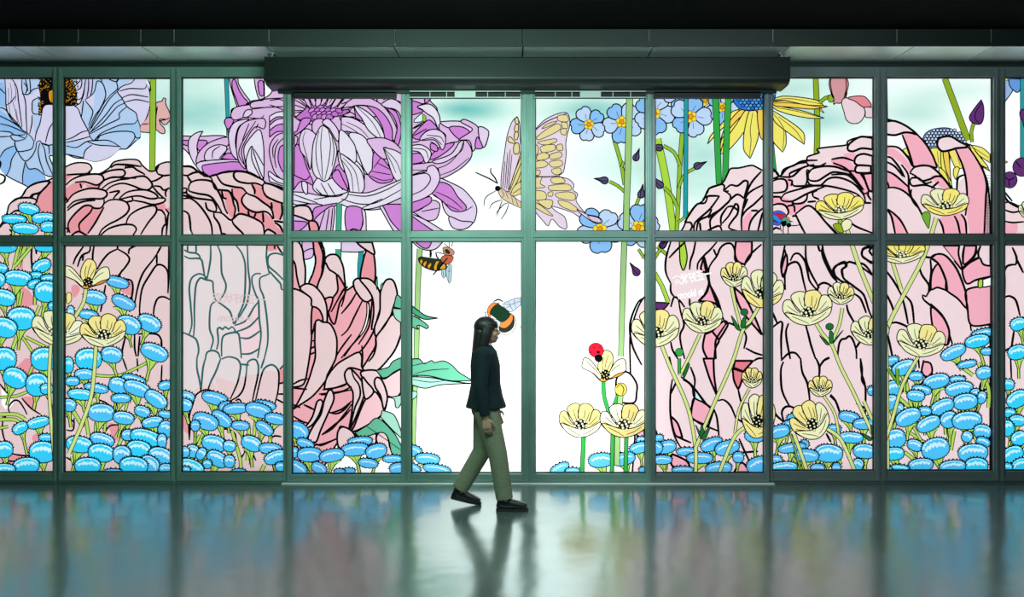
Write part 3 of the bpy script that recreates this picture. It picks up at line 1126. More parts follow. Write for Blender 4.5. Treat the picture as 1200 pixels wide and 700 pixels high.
blob('ink', 560 + 163 / 7, 180 + 287 / 7, 3.4, 3.2, 0, 14)
LS("""163,250 140,200 105,155 108,120
160,245 90,205 -20,155""", 1.25)
LS("""150,305 65,360 50,430
195,380 120,410 95,455
200,385 180,440 155,510
250,405 210,420 150,490
255,410 230,480 190,540""", .85)

# ---- honey bee and bumble bee
M('printed_honey_bee'); O(480, 280, 700 / 60); LW = 0.5
F('wing', "440,430 480,400 500,440 490,520 465,540 440,500", .5)
F('wing', "500,420 540,350 572,360 570,560 545,615 520,560 500,500", .5)
L("465,440 460,520", .4); L("540,380 535,590", .4); L("525,450 565,440", .4)
F('beeK', "115,270! 150,245 230,255 330,270 420,280 470,300 510,370 490,410 440,425 370,440 300,430 200,390 130,320")
for s in ("140,300 175,280 180,310 160,350", "185,340 230,300 235,330 205,385", "245,370 290,325 300,355 265,410", "330,390 365,310 405,310 375,370 370,430 335,425", "405,400 430,355 480,345 495,390 450,420"):
    F('beeO', s, .4)
F('beeR', "430,260 480,225 560,230 600,250 580,310 540,345 490,345 440,310")
F('beeR2', "455,120 490,110 560,130 610,170 600,220 540,225 480,215 460,180")
F('beeK', "480,155 520,145 555,190 540,210 495,190", .3)
L("320,495 420,380 520,260", 1.3); L("285,160 290,200 285,255", 2.0); L("360,180 370,240 400,275", 1.2); L("370,180 440,200 480,205", .8)
L("540,120 470,65", .6); L("545,120 540,40", .6); L("570,110 590,60 585,40", .6)
M('printed_bumble_bee'); O(560, 340, 700 / 60)
F('wing2', "345,185 420,150 520,110 590,105! 590,200! 520,260 450,300 380,260 350,220", .5)
LS("""360,190 440,200 585,150
420,160 450,230 480,280
500,120 500,190 520,250
380,250 450,215""", .4)
F('wing2', "170,390 250,400 310,440 300,500 260,520 200,470", .4)
F('beeW', "290,540 330,600 400,615 470,580 520,500 525,430 480,350 430,500", .5)
F('beeK2', "285,530 340,580 420,565 480,510 500,430 480,340 420,320 330,450", .4)
F('beeOr', "300,505 380,520 450,460 480,390 470,335 440,330 400,400 330,440", .4)
F('beeG', "165,315 200,240 260,190 310,210 440,320 400,400 320,440 250,390 180,340", .4)
F('beeOr', "130,310 140,240 200,175 300,185 250,200 195,250 165,310 180,370 150,370", .5)
L("215,160 280,130 345,160", 1.3); L("130,300 100,310 115,360", 1.0)

# ---- beetle on the right peony is drawn later

# ---- forget-me-nots
M('printed_forget_me_nots'); O(600, 85); LW = 0.9
S('stemL', "600,400 640,540 660,660", 3.4, 3.4); S('stemL', "655,520 640,560", 2.2)
S('stemL', "570,640 620,665 660,700", 2.6)
S('stemL', "752,110 772,210", 5.2, 4.0)
S('lime', "850,390 900,620 945,930", 8.0, 7.0); S('stemL', "1000,340 985,520 965,930", 4.6, 3.6)
S('stemL', "885,430 950,470 985,550", 3.0); S('stemL', "890,675 935,720 968,790", 3.0); S('stemL', "1075,560 1010,600 975,680", 2.4)
S('stemL', "970,880 1010,850 1040,820", 2.2)
S('teal', "1020,105 1018,500 1016,850", 4.0, 4.2)
S('stemL', "690,920 720,800 750,720", 2.6)
for a in ((537 / 5 + 600, 85 + 632 / 5, 6.2, 190), (728 / 5 + 600, 85 + 495 / 5, 5.6, -70), (757 / 5 + 600, 85 + 710 / 5, 6.0, 280), (857 / 5 + 600, 85 + 440 / 5, 6.0, 190),
          (862 / 5 + 600, 85 + 655 / 5, 6.4, 230), (1090 / 5 + 600, 85 + 546 / 5, 6.0, -25)):
    bud(*a)
fivepetal(690, 146, 21, 100, 1)
fivepetal(728.5, 143, 24, 20, 2)
fivepetal(767, 133, 25, 5, 3)
fivepetal(798, 110, 22, 30, 4)
fivepetal(826, 118, 22, 60, 5)
fivepetal(846, 126, 20, 10, 6)
fivepetal(809.5, 137, 25, 70, 7)
S('teal', "1020,105 1018,500 1016,850", 4.0, 4.2)
S('stemM2', "690,108 680,500 665,930", 6.8, 6.0)
O(600, 185)
fivepetal(703, 269, 29, 15, 8, .92)
fivepetal(748, 266, 27, 60, 9, .95)
S('stemM2', "672,270 668,440", 6.0, 6.0)
M('printed_butterfly'); O(600, 85)
F('bflyP', "380,800! 440,832 500,845 528,868 520,885 480,880 430,848 385,812!", .8)
F('bflyL', "440,838! 500,850 522,870 510,882 465,868", .6)
M('printed_forget_me_nots')
O(600, 280)
S('stemM2', "658,10 650,250 638,690", 5.8, 5.4)
S('stemL', "740,60 775,115", 2.4)
S('stemL', "835,110 870,60 890,30", 2.6); S('stemL', "850,50 910,95", 3.0); S('lime', "835,200 880,280 915,370", 4.0, 4.0)
bud(745, 318, 6.5, 235, 'bud2'); bud(777, 287, 5.6, -40, 'bud2'); bud(766, 286, 4, 250, 'bud2')
F('mintW', "770,10! 835,10! 835,30 775,60!", 0)
M('printed_forget_me_nots')
O(960, 85)
F('fmnD', "1075,35! 1120,55 1135,100 1080,180 1070,180!"); F('fmnD2', "1110,35! 1185,40! 1180,90 1158,118 1115,80")
S('teal', "1195,30 1195,500", 6.5)
blob('stamY', 960 + 1090 / 5, 85 + 40 / 5, 2.6, 1.6, 0, 8, .6)
bud(1200, 135, 8, 90, 'bud2'); blob('bud2', 1183, 211, 8.2, 9.2, 0, 18, 1); blob('bud2', 1197, 196, 10, 10.5, 0, 18, 1)
O(960, 85); LS("""1085,605 1110,630 1145,615
1110,630 1112,670
1150,520 1180,560""", 1)
S('lime', "1140,830 1185,790", 4)

# ---- two yellow coneflowers
M('printed_coneflower'); O(800, 85); LW = 0.85
S('grn2', "778,20 788,300 785,480", 5.2, 6.0)
S('grn', "515,400 535,580", 5.5, 5.0)
for s in ("290,230 340,225 280,290 220,340 145,420! 165,370 220,310", "350,225 385,225 300,330 220,480! 225,400 280,300"):
    F('conY', s)
F('conO', "330,225 372,225 300,300 222,395! 250,320")
F('conY', "365,225 390,228 370,330 275,450 220,480! 240,410 310,310")
F('conY', "390,228 430,225 445,300 440,390 395,505! 360,460 355,400 365,320")
L("410,235 395,340 400,400 390,495", .6)
F('conO', "440,220 475,215! 475,400! 455,380 440,300")
F('conY', "520,225! 560,255 600,340 605,420 585,468! 540,420 520,390!")
F('conY', "520,220! 570,250 660,310 710,360 712,422! 640,370 540,290")
F('conY', "520,185! 600,205 700,225 830,268! 740,268 620,245 540,215")
F('conO', "520,175! 600,165 720,180 850,200! 760,215 640,205 540,195")
F('conY', "520,160! 580,140 680,145 790,165 825,195! 720,190 600,165 540,165")
F('conO', "800,200! 830,240! 805,225!", .6)
LS("""530,160 640,155 810,185
530,180 640,180 820,205
540,205 680,230 800,262
530,240 590,330 585,450
560,260 660,340 705,410""", .6)
F('conB', "300,110! 520,110! 540,120 540,150 520,180 470,210 400,225 340,215 310,190 295,160")
q = random.Random(5)
for r in range(6):
    for k in range(11):
        u = 305 + k * 23 + (r % 2) * 11; v = 125 + r * 17
        if (u - 420) ** 2 / 120 ** 2 + (v - 130) ** 2 / 88 ** 2 > 1: continue
        F('conB2' if (k + r) % 3 else 'conB', f"{u-10},{v+7} {u-8},{v-5} {u+2},{v-9} {u+11},{v-2} {u+9},{v+8} {u},{v+10}", .55)
S('grn', "190,110 200,350 212,655", 7.0, 5.6); S('grn', "270,110 258,350 248,650", 6.2, 6.0)
M('printed_pink_blossom')
S('grn2', "800,180 835,150 870,140", 3.2)
blob('grn2', 973.5, 115.5, 3.4, 4.2, 0, 12, .9)
F('pinkB', "868,30! 955,30! 962,100 955,150 925,180 895,180 882,190! 885,150 870,110 862,60")
F('pinkC', "955,30 970,60 965,100 945,150 958,90"); F('pinkC', "868,30! 865,70 880,150 860,90 858,50")
F('pinkA', "930,175 950,150 1000,160 1050,190 1068,240 1040,290 995,300 960,280 945,235")
F('pinkC', "965,150 1020,138 1070,145 1105,195 1060,205 1010,170")
F('pinkA', "1065,205 1112,205! 1112,265! 1070,262 1070,235")

M('printed_coneflower'); O(960, 85)
S('teal', "386,30 392,420", 3.2, 3.6)
S('grn2', "735,35 800,210 870,400", 6.0, 6.6); S('grn2', "905,295 890,350 895,410", 3.0)
F('bud2', "948,160! 962,200 962,265 945,302 910,302 885,285 878,260 905,215"); L("955,175 915,235 915,275 940,300", .8)

# ---- right pink peony
M('printed_peony'); O(0, 0, 1); LW = 1.5
F('prL', "740,565! 744,505 740,470 738,400 741,380 752,352 768,340! 768,300 790,280 800,268 806,254 814,242 824,235 831,221 846,215 852,205 856,198 866,197 881,194 888,197 895,200 906,198 911,205 915,206 922,198 935,192 945,190 946,184 960,179 957,176 960,174 976,172 992,170 993,166 1003,162 1023,161 1034,170 1036,142 1050,143 1062,148 1075,158 1083,170 1096,184 1100,186 1098,168 1105,160 1114,160 1125,166 1135,170 1146,184 1152,200 1157,215 1160,250 1160,565!", 1.2)
F('prL', "1174,210! 1180,235 1210,250! 1210,565! 1174,565!")
O(800, 185); LW = 0
for s in ("600,110! 640,130 640,170 615,160", "520,225! 580,230 640,255 640,285 560,270 520,260!", "610,285 655,280 670,320 640,340 615,320", "650,280 720,265 700,300 665,305",
          "870,15 940,0 1010,50 1050,90 1090,190 1070,230 1030,170 960,90 900,60", "1050,90! 1110,80! 1110,200! 1085,180", "355,430! 345,400 360,350 400,310 400,370 380,430!"):
    F('prD', s)
F('prD', "940,-20! 1000,-30 1020,-5 1005,20 960,5")
LW = 1.5
LS("""120,245 145,200 155,180 230,155 245,170 240,195 270,195
245,190 280,160 320,165 360,135 380,140 378,170 360,230
115,245 150,225 215,225
10,380 60,300 90,270 130,265 145,230
245,195 278,220 275,250 240,285 210,310 175,330 150,355
215,225 160,300 110,345 70,385 65,430
275,250 320,215 360,240
360,240 400,150 460,80
345,430 345,350 370,230 410,190 480,155
345,350 370,310 420,270 480,210
355,300 380,240
260,290 290,285 330,315
80,430 95,370 150,340 170,300
165,430 160,370 185,335 240,290
260,290 225,345 225,400
230,385 270,340 310,270 325,285 320,330 290,370 270,410 320,430
100,380 105,430
230,430 215,400 180,410 140,430
10,380 45,380 55,405 40,430
385,430 400,370 440,320 480,290
440,430 465,330 470,320
400,310 440,310
575,110 590,70 650,45 700,20 790,15
520,75 550,85 560,110 520,125
565,110 640,110 700,60 770,40
630,120 625,95 650,80 710,55
520,140 560,125 600,130 612,165 600,195 560,205 520,205
615,130 640,135 635,165
640,145 650,165 720,165 740,155 725,130
725,75 730,130 720,160
735,95 760,65 830,50 900,55 960,75 1030,80
735,95 740,130 790,135 840,105 880,85 940,90 1000,105
720,20 740,45 800,50 840,30
725,70 738,75 735,95
740,155 800,165 850,125 900,115 960,130 1010,160 1060,220 1070,260
575,240 600,210 680,185 760,165 840,165 920,180 990,200 1030,220 1050,250
570,225 580,250 640,255 720,215 790,185 840,165
640,260 660,270 700,265 725,245 730,215
520,228 575,230
765,230 760,205 790,190
765,230 800,245
730,260 780,255
520,280 560,270 600,280 620,320 600,345
610,285 650,280 655,320
650,280 640,260
660,330 720,285 750,285 790,320 830,370 900,450
660,330 690,395 720,450
640,345 660,340 675,360
520,430 545,410 570,420
830,370 900,440 920,450
950,355 1010,400 1080,430 1110,440
870,100 960,100 1020,150 1060,210 1090,200
880,30 950,60 1000,110 1060,190
1020,-5 1010,30 1040,55 1100,50
1000,20 940,0 870,10
1090,190 1085,220 1105,250
1060,265 1105,265
1050,90 1105,80
1010,50 1060,120 1100,200""")
M('printed_coneflower'); O(960, 85); LW = 0.85
F('white', "385,372! 440,372 488,366! 515,440 545,520 500,480 440,430 385,420!", .01)
F('white', "600,420! 690,445 795,450! 850,600 820,640 810,690 780,690 700,590 660,500!", .01)
F('conY', "490,455 530,445 545,500 520,490", .8)
for s in ("650,450 715,445 722,520 708,570! 680,520", "715,450 760,470 765,580 780,690! 740,620 715,560", "760,455 800,450 838,540 840,560! 800,560 770,500",
          "790,560 820,560 800,630! 785,600", "700,560 740,590 775,690! 720,640", "880,430 950,440 1000,480! 1000,530! 940,490", "890,440 960,520 1000,580! 930,530", "1075,515 1105,525! 1080,532", "880,420 930,480 990,560 920,520"):
    F('conY', s, .8)
F('conO', "725,455 755,465 765,560 770,640! 738,560")
LS("""800,470 825,545
690,460 700,540
900,440 990,500
910,460 985,550""", .5)
F('conG', "605,395 620,360 660,335 740,325 800,345 850,395 840,425 720,440 640,440 610,420")
for r in range(6):
    for k in range(13):
        u = 612 + k * 20 + (r % 2) * 10; v = 338 + r * 17
        if (u - 730) ** 2 / 128 ** 2 + (v - 420) ** 2 / 95 ** 2 > 1: continue
        F('conG2', f"{u-9},{v+8} {u-8},{v-4} {u},{v-9} {u+9},{v-3} {u+8},{v+8}", .7)
M('printed_peony'); LW = 1.5
O(960, 85)
F('prL', "165,440 180,415 240,378 312,385! 312,452! 250,445 200,462 172,458")
F('prL', "205,520 220,490 260,478 312,490! 312,550! 260,550 215,540")
F('prL', "210,565 225,545 300,548! 300,585 250,590 215,585")
F('prD', "255,595! 312,590! 312,700! 290,690")
# right of the mullion
LW = 0
F('prD', "485,365 550,355 610,410 660,480 690,560 640,548 560,548 545,530 515,440")
F('prD', "385,435! 440,450 500,500 540,560 530,585 480,530 385,470!")
F('prD', "385,575! 440,600 520,680 520,705! 385,660!")
F('prD', "790,445 860,440 910,490 960,580 980,660 990,950! 880,950! 860,800 860,640 840,560")
F('prD', "655,610 720,610 780,680! 720,680")
LW = 1.5
F('prL', "382,290! 440,285 510,315 570,362 540,355 500,352 440,368 382,360!")
F('prL', "690,415 705,385 765,375 820,405 870,435 800,445 770,455 720,462 695,440")
LS("""570,362 620,415 665,490 690,560
485,365 515,440 545,530 550,548
870,435 910,490 960,580 980,660 975,730 965,950
795,445 840,550 860,640 865,750 855,840
382,435 460,440 520,500 550,550 600,545 640,548 690,560
382,495 420,500 470,560 500,615
382,520 440,550 490,610
382,575 440,600 520,670
480,540 520,600 525,690 550,760 575,790
382,625 400,650 408,675
382,680 440,675 500,700 560,760 610,850 640,900
540,685 535,720 560,770
530,590 560,555 640,548 700,590 780,680
530,590 560,605 600,635 650,625 680,610 720,615 770,680
530,640 540,620 580,620 620,650 660,640
530,640 545,665 620,660 680,680
655,680 700,640
805,700 812,620 850,600
805,700 830,730
382,790 420,840 445,950
400,800 470,860 520,950
700,860 720,900 730,950
790,840 810,880 825,950
830,830 855,870 862,950""")
LW = 0
F('prD', "385,795! 450,830 510,940 500,950! 445,950! 420,850")
F('prD', "705,860 800,830 850,840 862,950! 735,950!")
O(960, 85); LW = .5
for k in range(9):
    L(f"{975+k*3.5:.0f},{620+k*8} {968+k*4.5:.0f},945", .22)
for k in range(22):
    L(f"{975},{600+k*16} {1002},{606+k*16}", .22)
# lower panes of the right peony
O(600, 280); LW = 1.5
LS("""775,345 740,370 700,460 690,540 710,640 760,740""")
F('white', "835,10! 925,10! 905,100 900,180 922,240 925,300 915,375! 835,375!", 0)
F('bud2', "838,372! 922,375! 890,412 860,415 838,408!", .9)
S('lime', "835,200 880,280 915,372", 4.0, 4.0); S('stemL', "850,45 910,95", 3.0); bud(777, 287, 5.6, -40, 'bud2'); S('stemL', "835,115 868,62", 2.6)
F('lime', "980,15! 1008,15! 1020,60 1025,120 1005,185 985,140", .9)
F('prL', "612,920! 610,830 640,780 690,790 730,850 730,900 715,960 630,960!", 1.3)
O(600, 420)
LS("""740,440 760,480""")
F('prD', "730,440 775,420! 775,480! 750,475", 1.2)
O(760, 280); LW = 1.45
for s in ("305,170! 325,105! 350,200! 312,192!", "512,15! 505,80 520,130 560,150! 600,95 605,15!", "355,265! 340,315 295,365! 390,380 432,455! 405,360", "500,285! 560,340 605,420 665,565! 600,490 545,420 512,340",
          "330,560! 372,542! 412,592 392,640 385,705! 345,705! 318,640", "372,542! 440,482 465,500 440,550 412,592!"):
    F('prD', s)
LS("""130,15 105,100 98,160 105,210 130,262
215,18 170,60 120,112
275,15 262,80 245,130 240,182
400,18 360,65 325,98 290,142 285,182
380,60 396,98
352,190 355,168 370,140 400,100 420,55 450,30 485,30 505,70 505,122 530,152
325,98 330,160 355,262
352,190 358,260 385,340 420,430 452,500
662,32 600,88 570,130 563,160
130,262 130,310 152,342
345,228 352,262 332,320 290,366
240,350 240,392
130,400 150,342 180,360 212,402
175,355 187,425 207,505 185,560 190,620 212,705
452,500 400,580 390,620 396,705
452,500 470,494 500,505 546,536
560,540 572,580 558,645
130,605 140,650 172,705
568,640 620,668 668,682""")
O(760, 420)
for s in ("320,2! 380,2! 384,100 394,180 400,218! 358,120", "255,275 270,235 330,265 382,302! 350,398! 250,348", "130,340! 170,382 198,465! 160,455 140,400", "135,560! 220,600 235,640 140,632", "500,668! 545,612 602,668!"):
    F('prD', s)
for s in ("505,15! 612,15! 555,78! 498,55!", "492,60! 555,80! 543,140 525,184! 500,130"):
    F('prD2', s)
F('mintS', "258,168! 288,205 326,260! 268,230", 1.2)
LS("""122,-10 140,95
140,122 128,200 128,330 150,450 187,522
200,125 240,150 265,190 268,230 255,280 250,340 264,395
167,130 137,192 128,212
245,50 270,120 268,172
190,110 250,155 340,270 384,312
384,302 400,350 412,455
405,250 440,244 480,280 512,355
520,355 550,375 578,386
155,455 200,475 250,496
250,345 300,382 412,428
525,184 540,255
612,18 640,2 670,0
530,470 560,540 592,608
550,552 642,546
35,412 52,448""")
O(800, 280); LW = 1.6
LS("""
600,30 588,90 576,160 590,225 612,150 604,90 592,50
630,130 650,92 680,88 715,130 730,190 745,250 790,305
600,300 598,200 612,160 640,140 670,138 690,170 705,240 722,310
720,30 722,120 745,190 800,290
790,30 802,70 822,70
818,30 824,80 850,150 905,258
790,305 795,275 825,258 860,270 885,295
955,258 900,230 880,190 895,160 940,142 955,147 975,135 1030,155 1112,215
955,147 950,165 930,180 935,215 950,240 1010,285 1060,330 1090,420 1112,470
1112,138 1060,112 1048,85 1060,60 1112,45
1108,55 1092,70 1112,100
1000,320 1040,350 1075,435
960,385 970,430 1010,500
525,520 550,500 575,485 584,500 576,580 578,705
525,430 552,492
620,495 605,540 610,600 630,705
720,505 735,560 750,620 778,705
905,705 915,620 930,590 955,585 975,570 995,590 1015,650 1018,705
575,715 620,672 660,670 690,705
1015,640 1040,600""")
O(800, 420)
LS("""590,20 576,60 575,130 582,190 605,245 625,280
690,0 700,80 730,150 745,255
780,0 800,50 798,115
800,50 830,10 860,-5
1040,0 1050,60 1050,130 1070,170 1068,345
1030,275 1068,292
592,370 580,320 595,290 625,282 682,305
525,280 545,330 590,372
865,212 895,250 925,335
840,440 868,492
""")
O(800, 280)
LW = 0
F('prD', "605,90 612,150 590,215 578,180", 1.35)
O(960, 280); LW = 1.6
LS("""20,40 15,80 30,130 75,220 105,250
85,180 110,150 150,135 160,160 135,180 140,220
85,180 95,220 150,265
310,210 260,150 190,140
250,100 255,60 300,40
250,100 300,140 318,145
290,60 310,50
385,180 430,240 460,290 480,330
385,310 420,380 440,440
500,330 540,380 555,500
480,330 500,400 520,500
580,150 600,210 640,270 640,310
640,310 660,290
650,120 655,200 640,300
625,340 605,330 610,355 650,390 700,430 740,500 780,620
625,340 650,300 690,285 740,300 810,350 865,410 890,540
650,400 660,450 670,560
650,380 720,450 760,540 750,620
660,250 680,200 740,250 750,300
655,110 700,150 740,240
650,120 690,90 740,100 800,170 840,260 860,330 862,400
600,100 650,110 680,90
640,40 700,70 760,100 800,140
820,40 810,90 830,150 838,180
850,40 840,100 845,150
920,40 910,100 850,150
838,180 880,140 940,110
935,110 930,80 945,40
935,110 960,150 1000,160
865,265 920,240 1005,220
865,295 930,290 1005,275
870,390 930,375 1005,370
890,505 960,500 1005,510
410,500 450,490 520,520 530,560
400,560 430,700
1130,150 1150,150 1155,110 1130,50
1150,110 1195,200
1085,190 1100,160 1140,150
1085,190 1085,330
1075,350 1110,335 1150,360 1175,450
1140,540 1125,640
1080,660 1120,640""")
LW = 0
F('prD', "660,200 700,150 745,250 752,300 690,285 655,295", 1.35)
F('prD', "690,90 740,100 800,170 840,260 862,330 862,405 810,350 745,300 740,240 700,150 655,112", 1.35)
F('prD', "655,405 720,455 760,540 752,620 700,600 670,550", 1.35)
F('prD', "720,40! 820,40! 815,90 838,180 800,140 760,90", 1.35)
F('prD', "850,40! 920,40! 905,100 848,150 842,100", 1.35)
F('prD', "838,180 880,140 935,110 960,150 1005,160! 1005,220! 920,240 862,262", 1.35)
F('prD', "865,300 1005,275! 1005,500! 890,505 868,400", 1.35)
F('prL', "640,40! 720,40! 790,130 740,100 690,85 640,95")
F('white', "955,240! 1010,222! 1010,275! 950,282", .9); F('lime', "932,245 955,238 955,282 932,285", .8)
O(960, 280); LW = 1.6
LS("""650,120 690,90 740,100 800,170 840,260 860,330 862,400
838,180 880,140 940,110
650,380 720,450 760,540 750,620
655,110 700,150 740,240 750,300""")
O(960, 420); LW = 1.3
LS("""0,60 20,20 60,0
240,0 245,80 268,160 268,330
215,265 265,290
580,0 585,60
610,10 600,80
850,100 845,140
940,180 1005,185
1120,0 1125,120
60,220 100,260 120,320""")
LW = 0
F('prD', "610,20! 650,30 660,80 630,110 600,80", 1.35)
F('prD', "945,150! 965,130 980,180 940,180", 1.35)
F('prD', "590,160! 620,130 640,200 600,180", 1.35)

# right edge pane of the peony
O(960, 185); LW = 1.3
LS("""1075,190 1130,255
1075,270 1110,260 1180,290
1075,300 1130,320 1185,310
1075,370 1130,380 1200,375""")
LW = 0
F('prD', "1075,380! 1130,385 1160,390 1150,445 1075,450!")

# beetle
M('printed_beetle'); O(895, 230, 14); LW = 0.4
F('btlB', "125,275! 200,240 280,245 350,290 370,320 310,350 270,470 200,480 125,450!", .5)
F('btlR', "180,310 220,285 320,300 385,310 330,340 290,385 250,370", .4)
F('btlD', "125,375 180,400 240,440 200,425 125,395", .3); F('btlB2', "125,300 190,320 260,380 285,390 270,430 180,380 125,350", 0)
F('btlG', "290,385 340,340 390,360 430,400 430,450 390,480 340,470 295,430", .4)
F('btlO', "375,335 400,340 430,370 415,400 385,385", .3)
F('ink', "280,430 320,410 370,410 360,480 330,500 300,490"); F('ink', "380,450 440,450 450,490 400,515 370,490")
LS("""320,490 315,620
270,480 280,560 295,585
395,500 400,620
440,480 520,485 590,470
420,410 470,420""", .9)
# ================================================================= the print, front layer
# ---- blue pompom flowers: centre, radii, tilt, kind of highlight
M('printed_blue_pompoms'); O(0, 0, 1)
B = """
34,245,12,6,12,0 17,257,14,5,3,0 52,256,14,6,0,0 57,266,9,6,0,0 30,268,15,6,4,0 -20,255,12,6,0,0 -30,268,14,6,0,0
6,289,14,7,3,0 54,289,13,6,0,0 0,315,9,6,5,0 49,312,11,7,-25,0 -30,300,14,8,0,0 21,326,16,8.5,5,0 -2,328,8,8,10,0 42,323,8,4,0,0 58,327,10,5,0,0 41,333,8,5,-15,0 55,342,14,12,5,0 5,349,13,9,15,0 -35,340,15,10,0,0
63,359,6,5,0,0 25,373.5,16,13,0,0 5,384,15,11,15,0 -30,385,15,11,10,0
138,331,13,6,15,2 111,349,13,8,10,1 145,354.5,14,7,25,2 104,369,11,5,8,1 151,381,14,10,20,1 175,379,14,9,25,1 83,367,4,8,0,1
5,421,14,13,0,0 52,421,15,13,0,0 104,421,15,12,0,0 131,416,12,9,10,1 181,413,16,9,22,1 80,428,6,9,0,0
99,439,11,6,0,1 18,443,14,11,25,0 157,445,14,5,15,1 -28,440,16,12,0,0 85,447,8,5,0,1 44,451,13,13,0,0 139,452,11,9,20,1 194,452,8,5,-10,1 55,456,7,6,0,0 113,455,14,5,10,1 161,455.5,16,8,20,1
95,462.5,15,6,5,0 142,467,11,5,0,1 183,468,14,8,35,1 -30,480,16,11,0,0 81,475,8,7,10,1 119,484,15,10,3,1 167,482.5,9,6,20,1 195,486,9,4,10,1 145,490,12,7,10,1 45,495.5,13,6,-15,0 179,495,12,6,-10,1 24,502,9,6,-30,0
195,503,9,9,30,1 54,513,8,4,0,0 171,513,18,9,15,0 150,510,7,6,0,1 120,515.5,14,7,15,1 190,517,5,8,0,1 93,521,15,9,8,0 5,527,10,9,-5,0 -28,525,16,12,0,0 163,526,14,9,10,0 50,530,15,12,0,0 119,531,15,10,8,0 188,535,14,10,15,1 143,533,10,10,0,1
31,546,15,9,-5,0 103,546,15,9,0,0 157,546,16,10,5,0 175,545,12,10,30,1 5,551,13,7,0,0 -30,550,14,8,0,0 195,550,8,6,0,1 133,553,10,3,0,1
218,465,10,6,15,1 217,475,8,7,10,1 252,467,15,7,15,2 310,475,13,5,10,2 265,477,8,6,-15,2 276,479,14,6,-5,2 303,481,15,8,15,2 241,494,15,9,20,2 260,491,13,7,35,2 323,491,12,6,10,2 282,499,10,5,5,2 310,502,11,6,35,2 229,499,5,6,0,2
251,520,14,9,15,1 295,520,12,8,25,1 269,523,7,6,10,1 317,526,13,6,5,2 226,529,8,7,20,1 236,532,5,7,30,1 255,538,13,8,30,1 323,536,13,7,-20,1 269,541,6,7,0,1 216,530,6,6,0,1 224,548,15,9,20,0 243,544,5,5,0,1 329,547,6,5,0,1 280,553,8,3,0,1 217,551,6,4,0,1
350,505,12,9,35,2 358,520,10,5,20,2 363,533,14,8,0,2 344,530,6,6,20,2 389,534,14,7,-10,2 422,517.5,14,5,-5,2 416,527,16,7,-5,2 441,529,12,8,-15,2 431.5,543,11,5,8,2 460,538,11,4,0,2 374,549,9,6,30,2 348,549,12,8,30,2 466,549,9,6,-10,2 409,552,7,3,0,2 398,553,6,3,0,2
486,529,8,6,20,2 501,538,14,6,5,2 484,549,9,5,20,2 512,550,16,5,10,2
656,549,11,5,-25,2 671,552,8,3.5,0,2 704,539.5,14,8,-5,2 731,538,13,7,-15,2 752,516,6,4,0,2 749,525,11,6,-15,2 753,551,4,3,0,2
771,514,6,4,-15,2 768,525,8,7,0,2 781,524,11,7,-15,2 805,529.5,12,4.5,0,2 834,521,13,7,-20,2 852,525,14,8,-15,2 776,539,11,5,0,2 820,537,15,6,0,2 865,536,6,6,0,2 842,549,15,7,-5,2 884,511,11,7,5,2 889,545,14,9,-15,2 800,551,12,4,0,2
929,488,7,3,-20,2 924,498,9,5,-20,2 913,506,12,7,-15,2 928,525,16,5,-8,2 942,522,5,6,20,2 945,534,14,7,5,2 971,531.5,16,10,3,1 909,540,7,6,5,2 918,548,16,6,-5,1 958,549,8,5,0,2 980,549,5,6,0,2
995,489,12,6,12,2 1017,491,6,3,0,2 1012,497,12,6,0,2 977,503,8,5,0,2 997,513,14,6,3,1 1013,529,13,8,5,1 1005,545,6,7,20,1 1021,458,4,5,0,1
1151,391,13,5,-12,1 1145,400,14,7,-12,0 1117,413,15,7,-25,1 1157,412,8,4,0,1 1045,423,8,5,-15,1 1059,431,14,8,-20,1 1133,427,11,4,-12,1 1073,441,8,5,0,1 1153,437,9,7,-12,1 1122,445,9,4,0,1 1097,447,15,8,-12,1 1046,456,12,9,-15,1 1080,457,11,5,10,1 1124,456,16,8,-8,1 1073,464,10,6,5,1 1143,462,6,6,0,1 1150,466,5,7,20,1
1043,472,10,8,-25,1 1131,471,14,9,-8,1 1104,477,14,8,-25,1 1053,479,5,6,20,1 1083,482,8,5,0,1 1064,489,15,9,-25,1 1112,492,10,9,-25,1 1088,497,14,8,-25,1 1133,493,17,10,-5,1 1151,506,10,8,10,1 1133,512,6,6,30,1 1048,515,13,11,-25,1 1152,518,8,5,20,1 1072,522,9,6,20,1 1096,526,16,12,-15,1 1047,532,12,7,-5,0 1140,531,17,10,-3,1 1079,545,14,7,-5,1 1144,546,13,9,0,0 1116,547,15,7,-5,1 1054,549,11,4,5,0 1040,551,5,4,0,0
1193,380,9,7,-20,0 1212,375,12,8,-10,0 1192,413,11,8,-15,0 1215,410,14,9,0,0 1181,451,7,6,0,0 1192,468,13,9,-30,0 1220,455,14,9,0,0 1182,484,8,5,0,0 1192,493,9,6,5,0 1218,495,14,8,0,0 1180,502,8,9,-20,0 1194,514,9,8,-30,0 1220,525,14,10,0,0 1186,533,13,9,-25,0 1179,548,7,5,0,0 1195,545,10,7,-25,0 1220,550,14,8,0,0 1240,470,14,9,0,0 1245,510,14,9,0,0 1242,545,14,9,0,0 1265,490,14,9,0,0 1268,530,14,9,0,0
"""
BL = sorted([tuple(float(v) for v in t.split(',')) for t in B.split()], key=lambda t: t[1])
